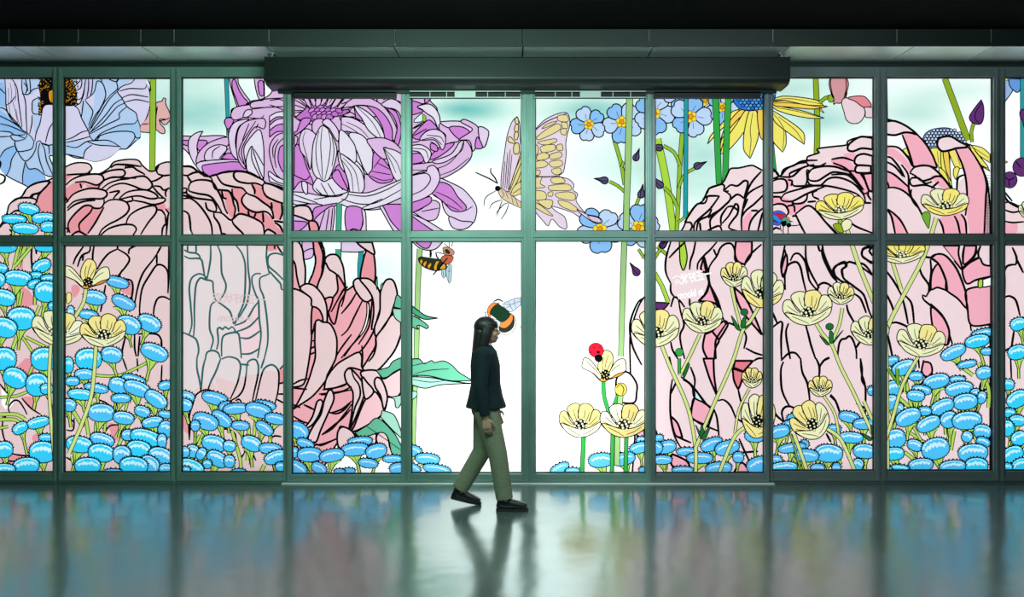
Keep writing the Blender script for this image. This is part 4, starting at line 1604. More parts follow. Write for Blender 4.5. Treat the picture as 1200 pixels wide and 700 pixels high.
# free green stalks behind the flowers
q = random.Random(11)
for k, s in enumerate(("8,300 4,330", "22,290 16,315", "30,288 22,312", "38,288 18,312", "50,300 42,312", "22,340 21,366", "26,342 22,362", "47,358 38,380", "55,360 46,378", "20,395 14,412", "24,392 40,418 34,440", "30,395 60,410",
                       "0,466 20,464 35,458", "0,486 20,486 30,492", "0,492 18,492 26,498", "10,500 0,502", "110,470 96,500", "85,480 96,498", "100,485 104,510", "113,495 112,510", "124,495 122,510", "150,470 142,500 136,512", "165,480 150,500 138,525",
                       "112,440 140,440 175,424", "80,455 100,445", "84,535 88,550", "92,530 85,552", "235,510 222,530", "240,505 228,532", "246,530 236,545", "272,505 282,540 282,553", "292,500 290,540", "300,490 294,545", "310,545 306,553", "318,510 316,520",
                       "935,548 922,525 905,515", "960,545 955,530", "985,545 975,520", "1052,465 1066,478", "1060,440 1068,478", "1095,460 1090,482", "1100,455 1098,470", "1063,505 1085,520", "1070,500 1080,518", "1060,530 1085,550", "1112,510 1106,530",
                       "1118,505 1114,528", "1140,505 1144,518", "1146,425 1158,455 1158,478", "1120,425 1140,440", "1185,505 1182,525", "1175,480 1195,478")):
    S('calyx', s, q.uniform(2.2, 3.6), None, .8)
for k, (x, y, rx, ry, an, tn) in enumerate(BL):
    st = None
    if min(rx, ry) >= 5 and y < 540:
        st = (x + q.uniform(-7, 7) - an * .12, y + ry + q.uniform(14, 26), q.uniform(2.2, 3.6))
    bloom(x, y, rx, ry, an, int(tn), st)

# ---- stems and pale yellow cups in front
M('printed_yellow_cups'); O(0, 0, 1); LW = .8
S('stemP', "101,338 98,355 88,372", 3.4); S('stemP', "60,400 58,460 66,560", 3.2)
S('stemP', "113,402 108,460 97,495 81,532", 3.6)
F('cupY', "78,345 83,343 84,352 79,356", .7)
cup(68, 385, 62, 40, 8, ('cupP', 'cupY', 'cupW', 'cupP'), 1)
cup(121, 388, 54, 38, -4, ('cupY', 'cupY', 'cupY', 'cupP'), 2)
sidecup(102, 321, 54, 36, 3)
S('grn', "707,446 708,465 714,485", 3.6); S('grn', "725,462 720,475 718,490", 3.6)
S('stemM2', "728,455 724,500 723,545", 5.4)
S('grn', "684,510 682,555", 4.2); S('grn', "718,505 717,556", 3.8); S('grn', "734,510 733,556", 3.8)
blob('cupD', 727.5, 456.5, 6.6, 7.2, 0, 16, .9); L("727,450 731,456 729,463", .8); L("722,455 727,450", .7)
cup(680, 493, 50, 40, 0, ('cupD2', 'cupD2', 'cupD2', 'cupP'), 4)
cup(731, 493, 56, 40, 0, ('cupP', 'cupD2', 'cupP', 'cupD2'), 5)
sidecup(708, 429, 52, 38, 6)
M('printed_ladybug')
blob('lady', 698.5, 410.5, 8.6, 8.0, .3, 20, .8)
blob('ink', 701.5, 420, 5.0, 4.6, .3, 14); blob('ink', 701, 413, 2.2, 1.6, 0, 8)
for a, b in ((696, 407.5), (703, 407), (692.5, 413)): blob('ink', a, b, .95, .8, 0, 7)
M('printed_yellow_cups')
# right group
S('stemP', "774,402 786,432 806,478 815,525 815,556", 3.4); S('stemP', "820,392 806,422 796,441", 3.0); S('grn', "796,420 796,438", 2.6)
S('stemP', "857,336 862,360 869,386", 3.0); S('stemP', "890,358 880,375 870,388 858,425 836,475 815,525", 3.2)
S('stemP', "878,456 866,480 861,508", 2.2); S('stemP', "880,497 862,510 842,556", 3.4)
S('stemP', "955,377 964,392 974,403 985,430 1000,460 1022,508", 3.2); S('stemP', "987,361 983,382 975,400", 2.8)
S('stemP', "992,268 996,280 1006,310 1024,355", 4.2); S('stemL', "984,256 986,275", 4)
S('stemP', "965,464 978,485 983,512", 2.4); S('stemP', "968,502 985,515 1002,553", 3.4); S('stemP', "930,508 938,530 947,556", 3.4); S('stemL', "926,508 938,550", 1.2)
S('stemP', "1097,255 1088,285 1078,310 1046,370 1036,395", 4.0); S('stemP', "1044,302 1056,340", 3.6); S('stemP', "1038,395 1039,420 1040,555", 3.2)
S('stemP', "1076,418 1058,450 1046,490 1036,520", 3.2); S('stemG', "1040,432 1054,452", 2.4); S('stemG', "1051,432 1052,450", 3.0); S('stemP', "1012,470 1022,492", 3)
blob('grn', 796, 413, 4.4, 4.4, 0, 10, .8); blob('grnD', 872, 366, 4.2, 3.8, 0, 10, .8); blob('grnD', 972, 383, 4.4, 3.8, 0, 10, .8)
for s in ("869,376 868,384 873,384 874,370", "857,370 862,385 868,387", "882,378 874,386 872,384", "972,388 972,402 976,402 976,390", "960,393 968,404 972,404", "988,387 978,398 976,403", "800,440 806,425 808,428 802,443",
          "815,498 820,512 824,514", "822,498 820,514 826,512", "832,500 822,512 826,516", "1010,508 1018,517 1022,514", "1020,498 1022,515 1024,505"):
    F('grnD', s, .6)
cup(768, 385, 56, 44, -5, ('cupP', 'cupY', 'cupP', 'cupP'), 7)
cup(823, 372, 47, 37, 0, ('cupP', 'cupY', 'cupP', 'cupP'), 8)
cup(860, 322, 31, 29, 0, ('cupY', 'cupY', 'cupP', 'cupP'), 9)
cup(893, 339, 50, 44, 8, ('cupP', 'cupP', 'cupP', 'cupY'), 10)
cup(881, 443, 24, 24, 0, ('cupY', 'cupY', 'cupY', 'cupP'), 11)
cup(888, 488, 40, 52, 5, ('cupP', 'cupY', 'cupY', 'cupY'), 12)
cup(946, 361, 58, 41, -6, ('cupP', 'cupY', 'cupP', 'cupP'), 13, 1, .9)
cup(985, 344, 31, 26, 3, ('cupP', 'cupY', 'cupY', 'cupP'), 14)
cup(1019, 388, 45, 33, 5, ('cupP', 'cupY', 'cupP', 'cupP'), 15)
cup(961, 453, 28, 24, 0, ('cupY', 'cupY', 'cupY', 'cupP'), 16)
cup(949, 493, 46, 46, -28, ('cupY', 'cupY', 'cupP', 'cupP'), 17)
F('cupP', "986,262 992,257 998,260 996,268 988,271", .7); F('grn2', "976,264 984,262 988,272 982,272", .7)
cup(984, 242, 57, 31, -6, ('cupY2', 'cupY2', 'cupY2', 'cupP'), 18, 1, .7)
F('stemG', "1080,252 1086,248 1090,252 1089,262 1088,268 1084,262", .7)
cup(1107, 237, 56, 32, 0, ('cupP', 'cupY2', 'cupP', 'cupY2'), 19, 1, .85)
cup(1056, 295, 56, 28, -4, ('cupY2', 'cupY2', 'cupY2', 'cupP'), 20, 1, .7)
cup(1079, 399, 57, 39, 5, ('cupP', 'cupY', 'cupP', 'cupP'), 21)
cup(1204, 246, 22, 20, 0, ('cupP', 'cupY', 'cupP', 'cupP'), 22)
# ---- white mirrored lettering on the glass and its reflection, painted in faint pink ink
def letters(col, text, px, py, w_px, rot, squash, bold):
    cu = bpy.data.curves.new('lettering', 'FONT'); cu.body = text; cu.align_x = 'CENTER'; cu.align_y = 'CENTER'; cu.size = 1.0; cu.offset = bold
    o = bpy.data.objects.new('lettering_source', cu); COL.objects.link(o)
    dg = bpy.context.evaluated_depsgraph_get(); dg.update()
    me = bpy.data.meshes.new_from_object(o.evaluated_get(dg))
    bpy.data.objects.remove(o, do_unlink=True); bpy.data.curves.remove(cu)
    if len(me.vertices) == 0: return
    co = np.array([v.co[:2] for v in me.vertices]); c = (co.max(0) + co.min(0)) / 2; k = w_px / np.ptp(co[:, 0])
    co = (co - c) * k * np.array([-1.0, -squash]); a = math.radians(rot)
    co = np.stack([px + co[:, 0] * math.cos(a) - co[:, 1] * math.sin(a), py + co[:, 0] * math.sin(a) + co[:, 1] * math.cos(a)], 1)
    for p in me.polygons: add(col, co[list(p.vertices)])
    bpy.data.meshes.remove(me)
M('lettering_and_reflection'); O(0, 0, 1)
letters('white', '一正好状态', 811, 325, 46, -12, 1.4, 0.03)
letters('white', 'in bloom', 809, 344, 30, -10, 1.4, 0.03)
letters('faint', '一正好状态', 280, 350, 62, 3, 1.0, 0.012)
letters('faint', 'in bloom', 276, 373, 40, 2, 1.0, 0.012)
POLYS.sort(key=lambda t: t[3])          # stable: blocks stay in drawing order
# ================================================================= inks
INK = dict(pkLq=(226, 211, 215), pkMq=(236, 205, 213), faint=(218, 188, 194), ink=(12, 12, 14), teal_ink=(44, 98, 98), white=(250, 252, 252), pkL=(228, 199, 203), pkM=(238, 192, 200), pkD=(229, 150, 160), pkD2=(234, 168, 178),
           prL=(238, 212, 218), prD=(242, 172, 190), prD2=(226, 122, 138), popB=(178, 200, 234), popB2=(160, 194, 232), popL=(211, 205, 233), popV=(200, 190, 226), popD=(142, 184, 234),
           pinkM=(222, 172, 172), pinkB=(208, 150, 155), pinkA=(230, 205, 214), pinkC=(226, 134, 146), stemL=(146, 182, 58), stemM=(158, 198, 126), stemM2=(156, 194, 126), stemP=(208, 220, 140), stemG=(110, 170, 50),
           lime=(170, 208, 70), grn=(52, 160, 72), grn2=(140, 168, 40), grnD=(34, 108, 54), teal=(40, 150, 158), teal2=(68, 160, 132), mint=(98, 176, 146), mintL=(158, 208, 190), mintD=(72, 156, 122), mintS=(206, 236, 234), mintW=(228, 242, 236),
           chrM=(216, 180, 220), chrL=(222, 200, 228), chrLL=(225, 215, 232), chrD=(203, 130, 208), chrDD=(190, 112, 200), chrDs=(204, 140, 212),
           stamO=(228, 150, 30), stamD=(196, 140, 30), stamY=(246, 210, 50), fmnL=(186, 208, 240), fmnB=(136, 186, 238), fmnD=(150, 176, 222), fmnD2=(100, 150, 215),
           bud=(84, 74, 112), bud2=(96, 48, 112), conY=(238, 224, 108), conO=(238, 200, 90), conB=(46, 116, 206), conB2=(90, 160, 230), conG=(120, 150, 205), conG2=(186, 204, 236),
           bflyP=(226, 206, 226), bflyY=(226, 208, 150), bflyL=(214, 190, 216), bflyB=(222, 196, 170), wing=(176, 202, 210), wing2=(186, 196, 210),
           beeK=(40, 50, 34), beeO=(222, 156, 50), beeR=(190, 100, 72), beeR2=(200, 136, 116), beeW=(205, 208, 190), beeK2=(42, 44, 44), beeOr=(222, 128, 58), beeG=(26, 54, 36), lady=(214, 30, 52),
           cupP=(234, 232, 190), cupY=(240, 224, 146), cupY2=(242, 226, 120), cupW=(240, 238, 214), cupO=(232, 150, 62), cupD=(220, 196, 92), cupD2=(210, 192, 124),
           calyx=(176, 214, 96), pomA=(54, 204, 250), pomAh=(196, 242, 254), pomB=(78, 192, 246), pomBh=(200, 236, 252), pomC=(92, 188, 244), pomCh=(206, 234, 252),
           btlB=(70, 96, 200), btlB2=(40, 136, 214), btlR=(190, 40, 76), btlD=(20, 60, 120), btlG=(70, 160, 140), btlO=(236, 130, 50))
REFLECTION_QUAD = np.array([(214, 268), (334, 297), (336, 430), (213, 460)], float)   # pale glass reflection, painted into the inks inside
FILM_GAIN = 0.9
_inkmats = {}
def ink_mat(name):
    """translucent film carrying one flat ink, with a faint print grain and a slight gloss"""
    if name in _inkmats: return _inkmats[name]
    c = [v * FILM_GAIN for v in lin(INK[name])]
    m = bpy.data.materials.new('film_' + name); m.use_nodes = True
    nt = m.node_tree; nt.nodes.clear()
    out = nt.nodes.new('ShaderNodeOutputMaterial')
    tr = nt.nodes.new('ShaderNodeBsdfTranslucent'); tr.inputs['Color'].default_value = (*c, 1)
    df = nt.nodes.new('ShaderNodeBsdfDiffuse'); df.inputs['Color'].default_value = (*[v * .6 for v in c], 1)
    mx = nt.nodes.new('ShaderNodeMixShader'); mx.inputs[0].default_value = 0.06
    nt.links.new(tr.outputs[0], mx.inputs[1]); nt.links.new(df.outputs[0], mx.inputs[2])
    nt.links.new(mx.outputs[0], out.inputs[0])
    _inkmats[name] = m
    return m

def bare_film():
    """white film with a soft printed sky: mint cloud bands"""
    m = bpy.data.materials.new('film_sky'); m.use_nodes = True
    nt = m.node_tree; nt.nodes.clear(); N = nt.nodes.new; K = nt.links.new
    out = N('ShaderNodeOutputMaterial'); tr = N('ShaderNodeBsdfTranslucent')
    geo = N('ShaderNodeNewGeometry'); sep = N('ShaderNodeSeparateXYZ'); K(geo.outputs['Position'], sep.inputs[0])
    def math_(op, a, b=None):
        n = N('ShaderNodeMath'); n.operation = op
        for i, v in enumerate((a, b)):
            if v is None: continue
            if isinstance(v, (int, float)): n.inputs[i].default_value = v
            else: K(v, n.inputs[i])
        return n.outputs[0]
    noise = N('ShaderNodeTexNoise'); noise.inputs['Scale'].default_value = 1.6; noise.inputs['Detail'].default_value = 3
    mp = N('ShaderNodeMapping'); mp.inputs['Scale'].default_value = (0.6, 1, 2.2); K(geo.outputs['Position'], mp.inputs[0]); K(mp.outputs[0], noise.inputs['Vector'])
    total = None
    # printed cloud bands: centre and spread in frame px, strength
    for px, py, sx, sy, a in CLOUDS:
        dx = math_('DIVIDE', math_('SUBTRACT', sep.outputs[0], X(px)), sx / PPM)
        dz = math_('DIVIDE', math_('SUBTRACT', sep.outputs[2], Z(py)), sy / PPM)
        r2 = math_('ADD', math_('MULTIPLY', dx, dx), math_('MULTIPLY', dz, dz))
        g = math_('MULTIPLY', math_('POWER', 2.718, math_('MULTIPLY', r2, -1.0)), a)
        total = g if total is None else math_('ADD', total, g)
    fac = math_('MULTIPLY', total, math_('ADD', math_('MULTIPLY', noise.outputs['Fac'], 0.8), 0.6))
    ramp = N('ShaderNodeValToRGB'); e = ramp.color_ramp.elements
    g = FILM_GAIN
    e[0].position = 0; e[0].color = (*[v * g for v in lin((252, 255, 255))], 1)
    e[1].position = 1; e[1].color = (*[v * g for v in lin((96, 184, 180))], 1)
    k = e.new(.4); k.color = (*[v * g for v in lin((206, 232, 226))], 1)
    K(fac, ramp.inputs[0]); K(ramp.outputs[0], tr.inputs['Color']); K(tr.outputs[0], out.inputs[0])
    return m
CLOUDS = [(180, 120, 60, 45, .3), (245, 135, 70, 26, .62), (245, 95, 60, 18, .25), (548, 128, 52, 18, .85), (560, 170, 60, 30, .2), (690, 128, 58, 18, .8), (720, 190, 60, 40, .25), (790, 190, 60, 70, .4), (900, 110, 60, 20, .4),
          (840, 190, 40, 50, .3), (960, 140, 60, 20, .62), (960, 100, 70, 16, .3), (1075, 130, 45, 24, .5), (1130, 105, 50, 14, .25), (690, 350, 60, 34, .13), (690, 530, 60, 40, .12), (550, 175, 40, 14, .2), (365, 315, 30, 30, .25), (445, 320, 30, 30, .2), (600, 560, 60, 20, .05)]
SKY = bare_film()

M_FRAME = mat('window_frame_paint', (0.22, 0.36, 0.315), 0.36, 0.2, 0.5, noise=0.10, nscale=3.0)
M_FRAME_R = mat('window_frame_paint_grey', (0.20, 0.245, 0.245), 0.36, 0.2, 0.5, noise=0.10, nscale=3.0)
M_GASKET = mat('gasket_rubber', (0.008, 0.011, 0.011), 0.6)
M_STEEL = mat('brushed_steel', (0.5, 0.54, 0.53), 0.3, 0.9, noise=0.05, nscale=20)

def glass_mat():
    m = bpy.data.materials.new('clear_glass'); m.use_nodes = True
    nt = m.node_tree; nt.nodes.clear()
    out = nt.nodes.new('ShaderNodeOutputMaterial'); t = nt.nodes.new('ShaderNodeBsdfTransparent'); g = nt.nodes.new('ShaderNodeBsdfGlossy')
    t.inputs[0].default_value = (0.97, 0.99, 0.98, 1); g.inputs['Roughness'].default_value = 0.02
    f = nt.nodes.new('ShaderNodeFresnel'); f.inputs['IOR'].default_value = 1.45; mx = nt.nodes.new('ShaderNodeMixShader')
    nt.links.new(f.outputs[0], mx.inputs[0]); nt.links.new(t.outputs[0], mx.inputs[1]); nt.links.new(g.outputs[0], mx.inputs[2]); nt.links.new(mx.outputs[0], out.inputs[0])
    return m
M_GLASS = glass_mat()

def film(rect, parent, sheet_name='printed_film'):
    vo, fo, top = partition(rect)
    cen = vo[fo].mean(1)
    inq = inside(REFLECTION_QUAD, cen)
    groups = {}
    for i, t in enumerate(top):
        if t < 0: key = (sheet_name, 'SKY')
        else:
            c = POLYS[t][0]
            if c == 'ink' and inq[i] and POLYS[t][2] == 'printed_peony': c = 'teal_ink'
            if inq[i] and c in ('pkL', 'pkM'): c += 'q'
            key = (POLYS[t][2], c)
        groups.setdefault(key[0], {}).setdefault(key[1], []).append(i)
    for motif, cols in groups.items():
        me = bpy.data.meshes.new(motif)
        ids = []; mi = []
        names = list(cols)
        for k, c in enumerate(names):
            ids += cols[c]; mi += [k] * len(cols[c])
        tri = fo[ids]; used, inv = np.unique(tri, return_inverse=True)
        P = vo[used]
        co = [(X(p[0]), -0.004, Z(p[1])) for p in P]
        T = inv.reshape(-1, 3)
        a, b, c3 = P[T[:, 0]], P[T[:, 1]], P[T[:, 2]]
        flip = ((b - a)[:, 0] * (c3 - a)[:, 1] - (b - a)[:, 1] * (c3 - a)[:, 0]) > 0
        T[flip] = T[flip][:, ::-1]
        me.from_pydata(co, [], T.tolist())
        for c in names: me.materials.append(SKY if c == 'SKY' else ink_mat(c))
        me.polygons.foreach_set('material_index', mi)
        place(motif, me, parent)

def ring(bm, x0, x1, z0, z1, t, y0, y1, mi=0, bev=0.004):
    """rectangular frame made of four bars; outer size x0..x1 z0..z1, bar widths t=(l,r,b,t)"""
    l, r, b, tp = t
    bm_box(bm, x0, x0 + l, y0, y1, z0, z1, bev, mi); bm_box(bm, x1 - r, x1, y0, y1, z0, z1, bev, mi)
    bm_box(bm, x0 + l, x1 - r, y0, y1, z0, z0 + b, bev, mi); bm_box(bm, x0 + l, x1 - r, y0, y1, z1 - tp, z1, bev, mi)

def glazed(name, label, cat, outer, panes, zt, zb, door=False, paint=None):
    """outer=(px0,px1) of the frame; panes=(gx0,gx1,gy0,gy1,gy2,gy3) glass in frame px"""
    g0, g1, y0, y1, y2, y3 = panes
    root = empty(name, (X((outer[0] + outer[1]) / 2), 0, 0))
    tag(root, label, cat, 'structure')
    yf = -0.075 if door else -0.055
    ox0, ox1 = X(outer[0]), X(outer[1]); gx0, gx1 = X(g0), X(g1)
    bm = bmesh.new()
    ring(bm, ox0, ox1, zb, zt, (gx0 - ox0, ox1 - gx1, Z(y3) - zb, zt - Z(y0)), yf, 0.02)
    # middle rail, with the raised bead that runs along every bar
    bm_box(bm, gx0, gx1, yf, 0.02, Z(y2), Z(y1), 0.004)
    zm = (Z(y1) + Z(y2)) / 2
    bm_box(bm, gx0 - 0.02, gx1 + 0.02, yf - 0.012, yf + 0.004, zm - 0.017, zm + 0.017, 0.005)
    for a, b in ((ox0, gx0), (gx1, ox1)):
        c = (a + b) / 2; hw = max(0.012, (b - a) * 0.22)
        bm_box(bm, c - hw, c + hw, yf - 0.012, yf + 0.004, zb + 0.02, zt - 0.02, 0.005)
    bm_box(bm, gx0 - 0.02, gx1 + 0.02, yf - 0.010, yf + 0.004, zb + 0.018, zb + 0.045, 0.004)
    obj_bm('frame', bm, paint or M_FRAME, root)
    for a, b in ((y0, y1), (y2, y3)):
        bm = bmesh.new()
        bm_box(bm, gx0 - .005, gx1 + .005, 0.0, 0.010, Z(b) - .005, Z(a) + .005)
        gp = obj_bm('glass_pane', bm, M_GLASS, root)
        film((g0, g1, a, b), gp)
        # thin black rubber seal around the pane
        bm = bmesh.new(); s = 0.011
        ring(bm, gx0 - .002, gx1 + .002, Z(b) - .002, Z(a) + .002, (s, s * .6, s, s if not door else s * .6), -0.030, -0.0045, 0, 0)
        obj_bm('rubber_seal', bm, M_GASKET, root)
    return root

ZT_W, ZB = Z(80), 0.0
W = []
W.append(glazed('window_1', 'leftmost tall window, blue pompom flowers below and half a blue poppy above', 'window', (-68, 70.5), (-62, 65, 92, 277, 288, 553), ZT_W, ZB))
W.append(glazed('window_2', 'tall window with the right half of the blue poppy over pink petals', 'window', (70.5, 208), (76.5, 201.5, 92, 277, 288, 553), ZT_W, ZB))
W.append(glazed('window_3', 'tall window with teal petal outlines where a pale reflection is painted in', 'window', (208, 337.5), (214, 333.5, 91.5, 276, 287, 553), ZT_W, ZB))
W.append(glazed('window_4', 'window left of the sliding doors with the purple chrysanthemum heart', 'window', (337.5, 476.5), (343, 471, 108, 271.5, 283.5, 555), Z(103), ZB, True))
W.append(glazed('door_1', 'glass sliding door behind the walking person, printed with two bees', 'door', (476.5, 619), (482.5, 611, 108, 271.5, 283.5, 554), Z(103), ZB, True))
W.append(glazed('door_2', 'glass sliding door printed with butterfly wing and a ladybug on a cup flower', 'door', (619, 762), (627, 755.5, 108, 271.5, 283, 554), Z(103), ZB, True))
W.append(glazed('window_5', 'window right of the sliding doors with white mirrored lettering', 'window', (762, 899.5), (767, 894, 108, 271.5, 283, 554), Z(103), ZB, True, M_FRAME_R))
W.append(glazed('window_6', 'tall window with a small blue beetle on the pink peony', 'window', (899.5, 1030), (904, 1022.5, 91.5, 275, 287, 551), ZT_W, ZB, False, M_FRAME_R))
W.append(glazed('window_7', 'tall window with the grey headed coneflower and dense blue pompoms', 'window', (1030, 1168), (1037, 1161, 91.5, 275, 287, 551), ZT_W, ZB, False, M_FRAME_R))
W.append(glazed('window_8', 'rightmost window, cut off by the picture edge, with purple berries', 'window', (1168, 1310), (1174.5, 1303, 91.5, 275, 287, 551), ZT_W, ZB, False, M_FRAME_R))
# ================================================================= floor, ceiling, fascia, side walls
def floor_mat():
    m = bpy.data.materials.new('polished_epoxy'); m.use_nodes = True
    nt = m.node_tree; b = nt.nodes['Principled BSDF']; N = nt.nodes.new; K = nt.links.new
    tc = N('ShaderNodeTexCoord')
    n = N('ShaderNodeTexNoise'); n.inputs['Scale'].default_value = 1.3; n.inputs['Detail'].default_value = 6; K(tc.outputs['Object'], n.inputs['Vector'])
    r = N('ShaderNodeValToRGB'); r.color_ramp.elements[0].position = .3; r.color_ramp.elements[1].position = .72
    r.color_ramp.elements[0].color = (0.078, 0.108, 0.106, 1); r.color_ramp.elements[1].color = (0.105, 0.136, 0.132, 1)
    K(n.outputs['Fac'], r.inputs['Fac']); K(r.outputs['Color'], b.inputs['Base Color'])
    b.inputs['IOR'].default_value = 3.0; b.inputs['Specular Tint'].default_value = (0.82, 1.0, 0.98, 1)
    n2 = N('ShaderNodeTexNoise'); n2.inputs['Scale'].default_value = 3.0; n2.inputs['Detail'].default_value = 4; K(tc.outputs['Object'], n2.inputs['Vector'])
    mr = N('ShaderNodeMapRange'); mr.inputs['To Min'].default_value = 0.12; mr.inputs['To Max'].default_value = 0.24
    K(n2.outputs['Fac'], mr.inputs['Value']); K(mr.outputs[0], b.inputs['Roughness'])
    n3 = N('ShaderNodeTexNoise'); n3.inputs['Scale'].default_value = 2.2; n3.inputs['Detail'].default_value = 2; K(tc.outputs['Object'], n3.inputs['Vector'])
    n4 = N('ShaderNodeTexNoise'); n4.inputs['Scale'].default_value = 45; n4.inputs['Detail'].default_value = 2; K(tc.outputs['Object'], n4.inputs['Vector'])
    b1 = N('ShaderNodeBump'); b1.inputs['Strength'].default_value = 0.35; b1.inputs['Distance'].default_value = 0.02; K(n3.outputs['Fac'], b1.inputs['Height'])
    b2 = N('ShaderNodeBump'); b2.inputs['Strength'].default_value = 0.10; b2.inputs['Distance'].default_value = 0.002; K(n4.outputs['Fac'], b2.inputs['Height']); K(b1.outputs[0], b2.inputs['Normal'])
    K(b2.outputs[0], b.inputs['Normal'])
    return m
def struct(name, bm, m, label, cat):
    o = obj_bm(name, bm, m); tag(o, label, cat, 'structure'); return o

bm = bmesh.new(); bm_box(bm, -9, 9, -11, 0.35, -0.1, 0)
struct('floor', bm, floor_mat(), 'polished grey green floor mirroring the printed glass', 'floor')

M_BLACK = mat('black_ceiling_paint', (0.004, 0.005, 0.005), 0.95, spec=0.05)
M_METAL = mat('soffit_sheet_metal', (0.84, 0.94, 0.88), 0.42, 0.45, noise=0.08, nscale=4)
M_FASCIA = mat('fascia_paint', (0.028, 0.039, 0.035), 0.55, 0.1, noise=0.06, nscale=3)
M_DARK = mat('dark_metal', (0.012, 0.018, 0.018), 0.45, 0.3)
YF = -0.535; ZS = Z(73); ZF = CAMZ + 315 / (PPM * DIST / (DIST + YF))
bm = bmesh.new(); bm_box(bm, -9, 9, -11, YF - 0.02, ZF, ZF + 0.1)
struct('ceiling', bm, M_BLACK, 'black ceiling above the fascia', 'ceiling')
# fascia: a band of sheets with fine joints
bm = bmesh.new()
js = [-9] + [X(v) * (DIST + YF) / DIST for v in (12, 53, 93, 166, 205, 316, 463, 612, 760, 905, 1050, 1160)] + [9]
for a, b in zip(js, js[1:]):
    bm_box(bm, a + .003, b - .003, YF - 0.02, YF, ZS - .012, ZF, 0.002)
struct('trim_1', bm, M_FASCIA, 'grey fascia band running under the black ceiling', 'fascia')
# soffit sheets between fascia and glass
bm = bmesh.new()
js = [-9] + [X(v) for v in (-100, 52, 78, 193, 330, 470, 612, 756, 905, 1042, 1130, 1290)] + [9]
for a, b in zip(js, js[1:]):
    bm_box(bm, a + .007, b - .007, YF, 0.12, ZS, ZS + 0.02, 0.002)
struct('trim_2', bm, M_METAL, 'brushed metal soffit sheets between fascia and glass', 'soffit')
bm = bmesh.new(); bm_box(bm, -9, 9, YF, 0.12, ZS + 0.021, ZS + 0.03)
struct('trim_6', bm, M_GASKET, 'black joint backing above the soffit sheets', 'backing')
# head channel above the fixed glass
bm = bmesh.new()
bm_box(bm, -9, 9, -0.03, 0.12, Z(80), ZS)
bm_box(bm, -9, 9, -0.060, -0.03, Z(79.6), Z(77.6), .002)
bm_box(bm, -9, 9, -0.045, -0.03, Z(75.4), Z(74), .002)
struct('trim_3', bm, mat('head_channel_paint', (0.05, 0.075, 0.07), 0.4, 0.4), 'dark head channel above the fixed windows', 'channel')
bm = bmesh.new(); bm_box(bm, X(337.5), X(899.5), -0.02, 0.12, Z(103), Z(80))
struct('trim_4', bm, M_DARK, 'dark head panel hidden behind the door housing', 'panel')
bm = bmesh.new(); bm_box(bm, -9, X(-68), -0.06, 0.15, 0, ZS)
struct('wall_left', bm, M_FASCIA, 'grey wall left of the glass front', 'wall')
bm = bmesh.new(); bm_box(bm, X(1310), 9, -0.06, 0.15, 0, ZS)
struct('wall_right', bm, M_FASCIA, 'grey wall right of the glass front', 'wall')
bm = bmesh.new(); bm_box(bm, X(334), X(903), -0.135, -0.078, 0, 0.010, 0.003)
struct('trim_5', bm, mat('threshold_aluminium', (.85, .87, .86), .55, .1), 'thin pale threshold strip under the sliding doors', 'threshold')

# ---- long rounded housing above the sliding doors
YH = -0.36; kH = DIST / (DIST + YH)
def xh(px): return X(px) / kH
zt = CAMZ + (CY - 66.5) / PPM / kH; zb = CAMZ + (CY - 98) / PPM / kH
root = empty('door_housing', (0, -0.2, zb)); tag(root, 'long grey metal housing with rounded lower edge above the glass doors', 'housing')
M_HOUS = mat('housing_paint', (0.020, 0.029, 0.027), 0.42, 0.35, noise=0.05, nscale=2)
def prof(g=0.0):
    P = [(-0.09, zt - g), (YH + .01 + g, zt - g), (YH + g, zt - .012 - g)]
    zc = zb + .062
    for k in range(9):
        t = k / 8 * PI / 2
        P.append((YH + g + .085 * (1 - math.cos(t)), zc - (.062 - g) * math.sin(t)))
    P += [(-0.14, zb - .004 + g), (-0.09, zb - .004 + g)]
    return P
bm = bmesh.new(); bm_prism_x(bm, prof(), xh(310) + .012, xh(926) - .012)
obj_bm('casing', bm, M_HOUS, root)
for a in (xh(310), xh(926) - .012):
    bm = bmesh.new(); bm_prism_x(bm, prof(-.004), a, a + .012); obj_bm('end_cap', bm, M_HOUS, root)
# slotted rail between the housing and the door heads
bm = bmesh.new()
yb0 = -0.13
bm_box(bm, X(330), X(905), yb0, -0.09, zb - .03, zb - .004); obj_bm('rail_backing', bm, M_DARK, root)
M_LIGHT = mat('pale_rail_enamel', (0.62, 0.70, 0.66), 0.4, 0.1)
for x0, x1 in ((343, 464), (480, 610), (627, 757), (767, 892)):
    bm = bmesh.new(); s = .982
    a, b = X(x0) * s, X(x1) * s; lo = zb - .078; hi = zb - .012
    bm_box(bm, a, b, yb0 - .012, yb0, hi - .008, hi, .001); bm_box(bm, a, b, yb0 - .012, yb0, lo, lo + .008, .001)
    if 470 < x0 < 760:
        c = a + (b - a) * .5
        bm_box(bm, c - .10, c + .10, yb0 - .014, yb0, lo, hi, .002)
        for k in (.18, .33, .70, .86):
            bm_box(bm, a + (b - a) * k, a + (b - a) * k + .006, yb0 - .01, yb0, lo, hi)
    obj_bm('slotted_rail', bm, M_LIGHT if 470 < x0 < 760 else M_HOUS, root)
    bm = bmesh.new(); bm_box(bm, a, b, yb0, -0.09, lo, hi); obj_bm('rail_recess', bm, M_GASKET, root)
# two small hangers that hold the housing to the fascia
for px in (316, 919):
    bm = bmesh.new(); bm_box(bm, xh(px) - .012, xh(px) + .012, -0.30, -0.27, zt - .01, ZS, .002); bm_box(bm, xh(px) - .03, xh(px) + .03, -0.31, -0.26, ZS - .012, ZS, .002)
    obj_bm('hanger_bracket', bm, M_STEEL, root)
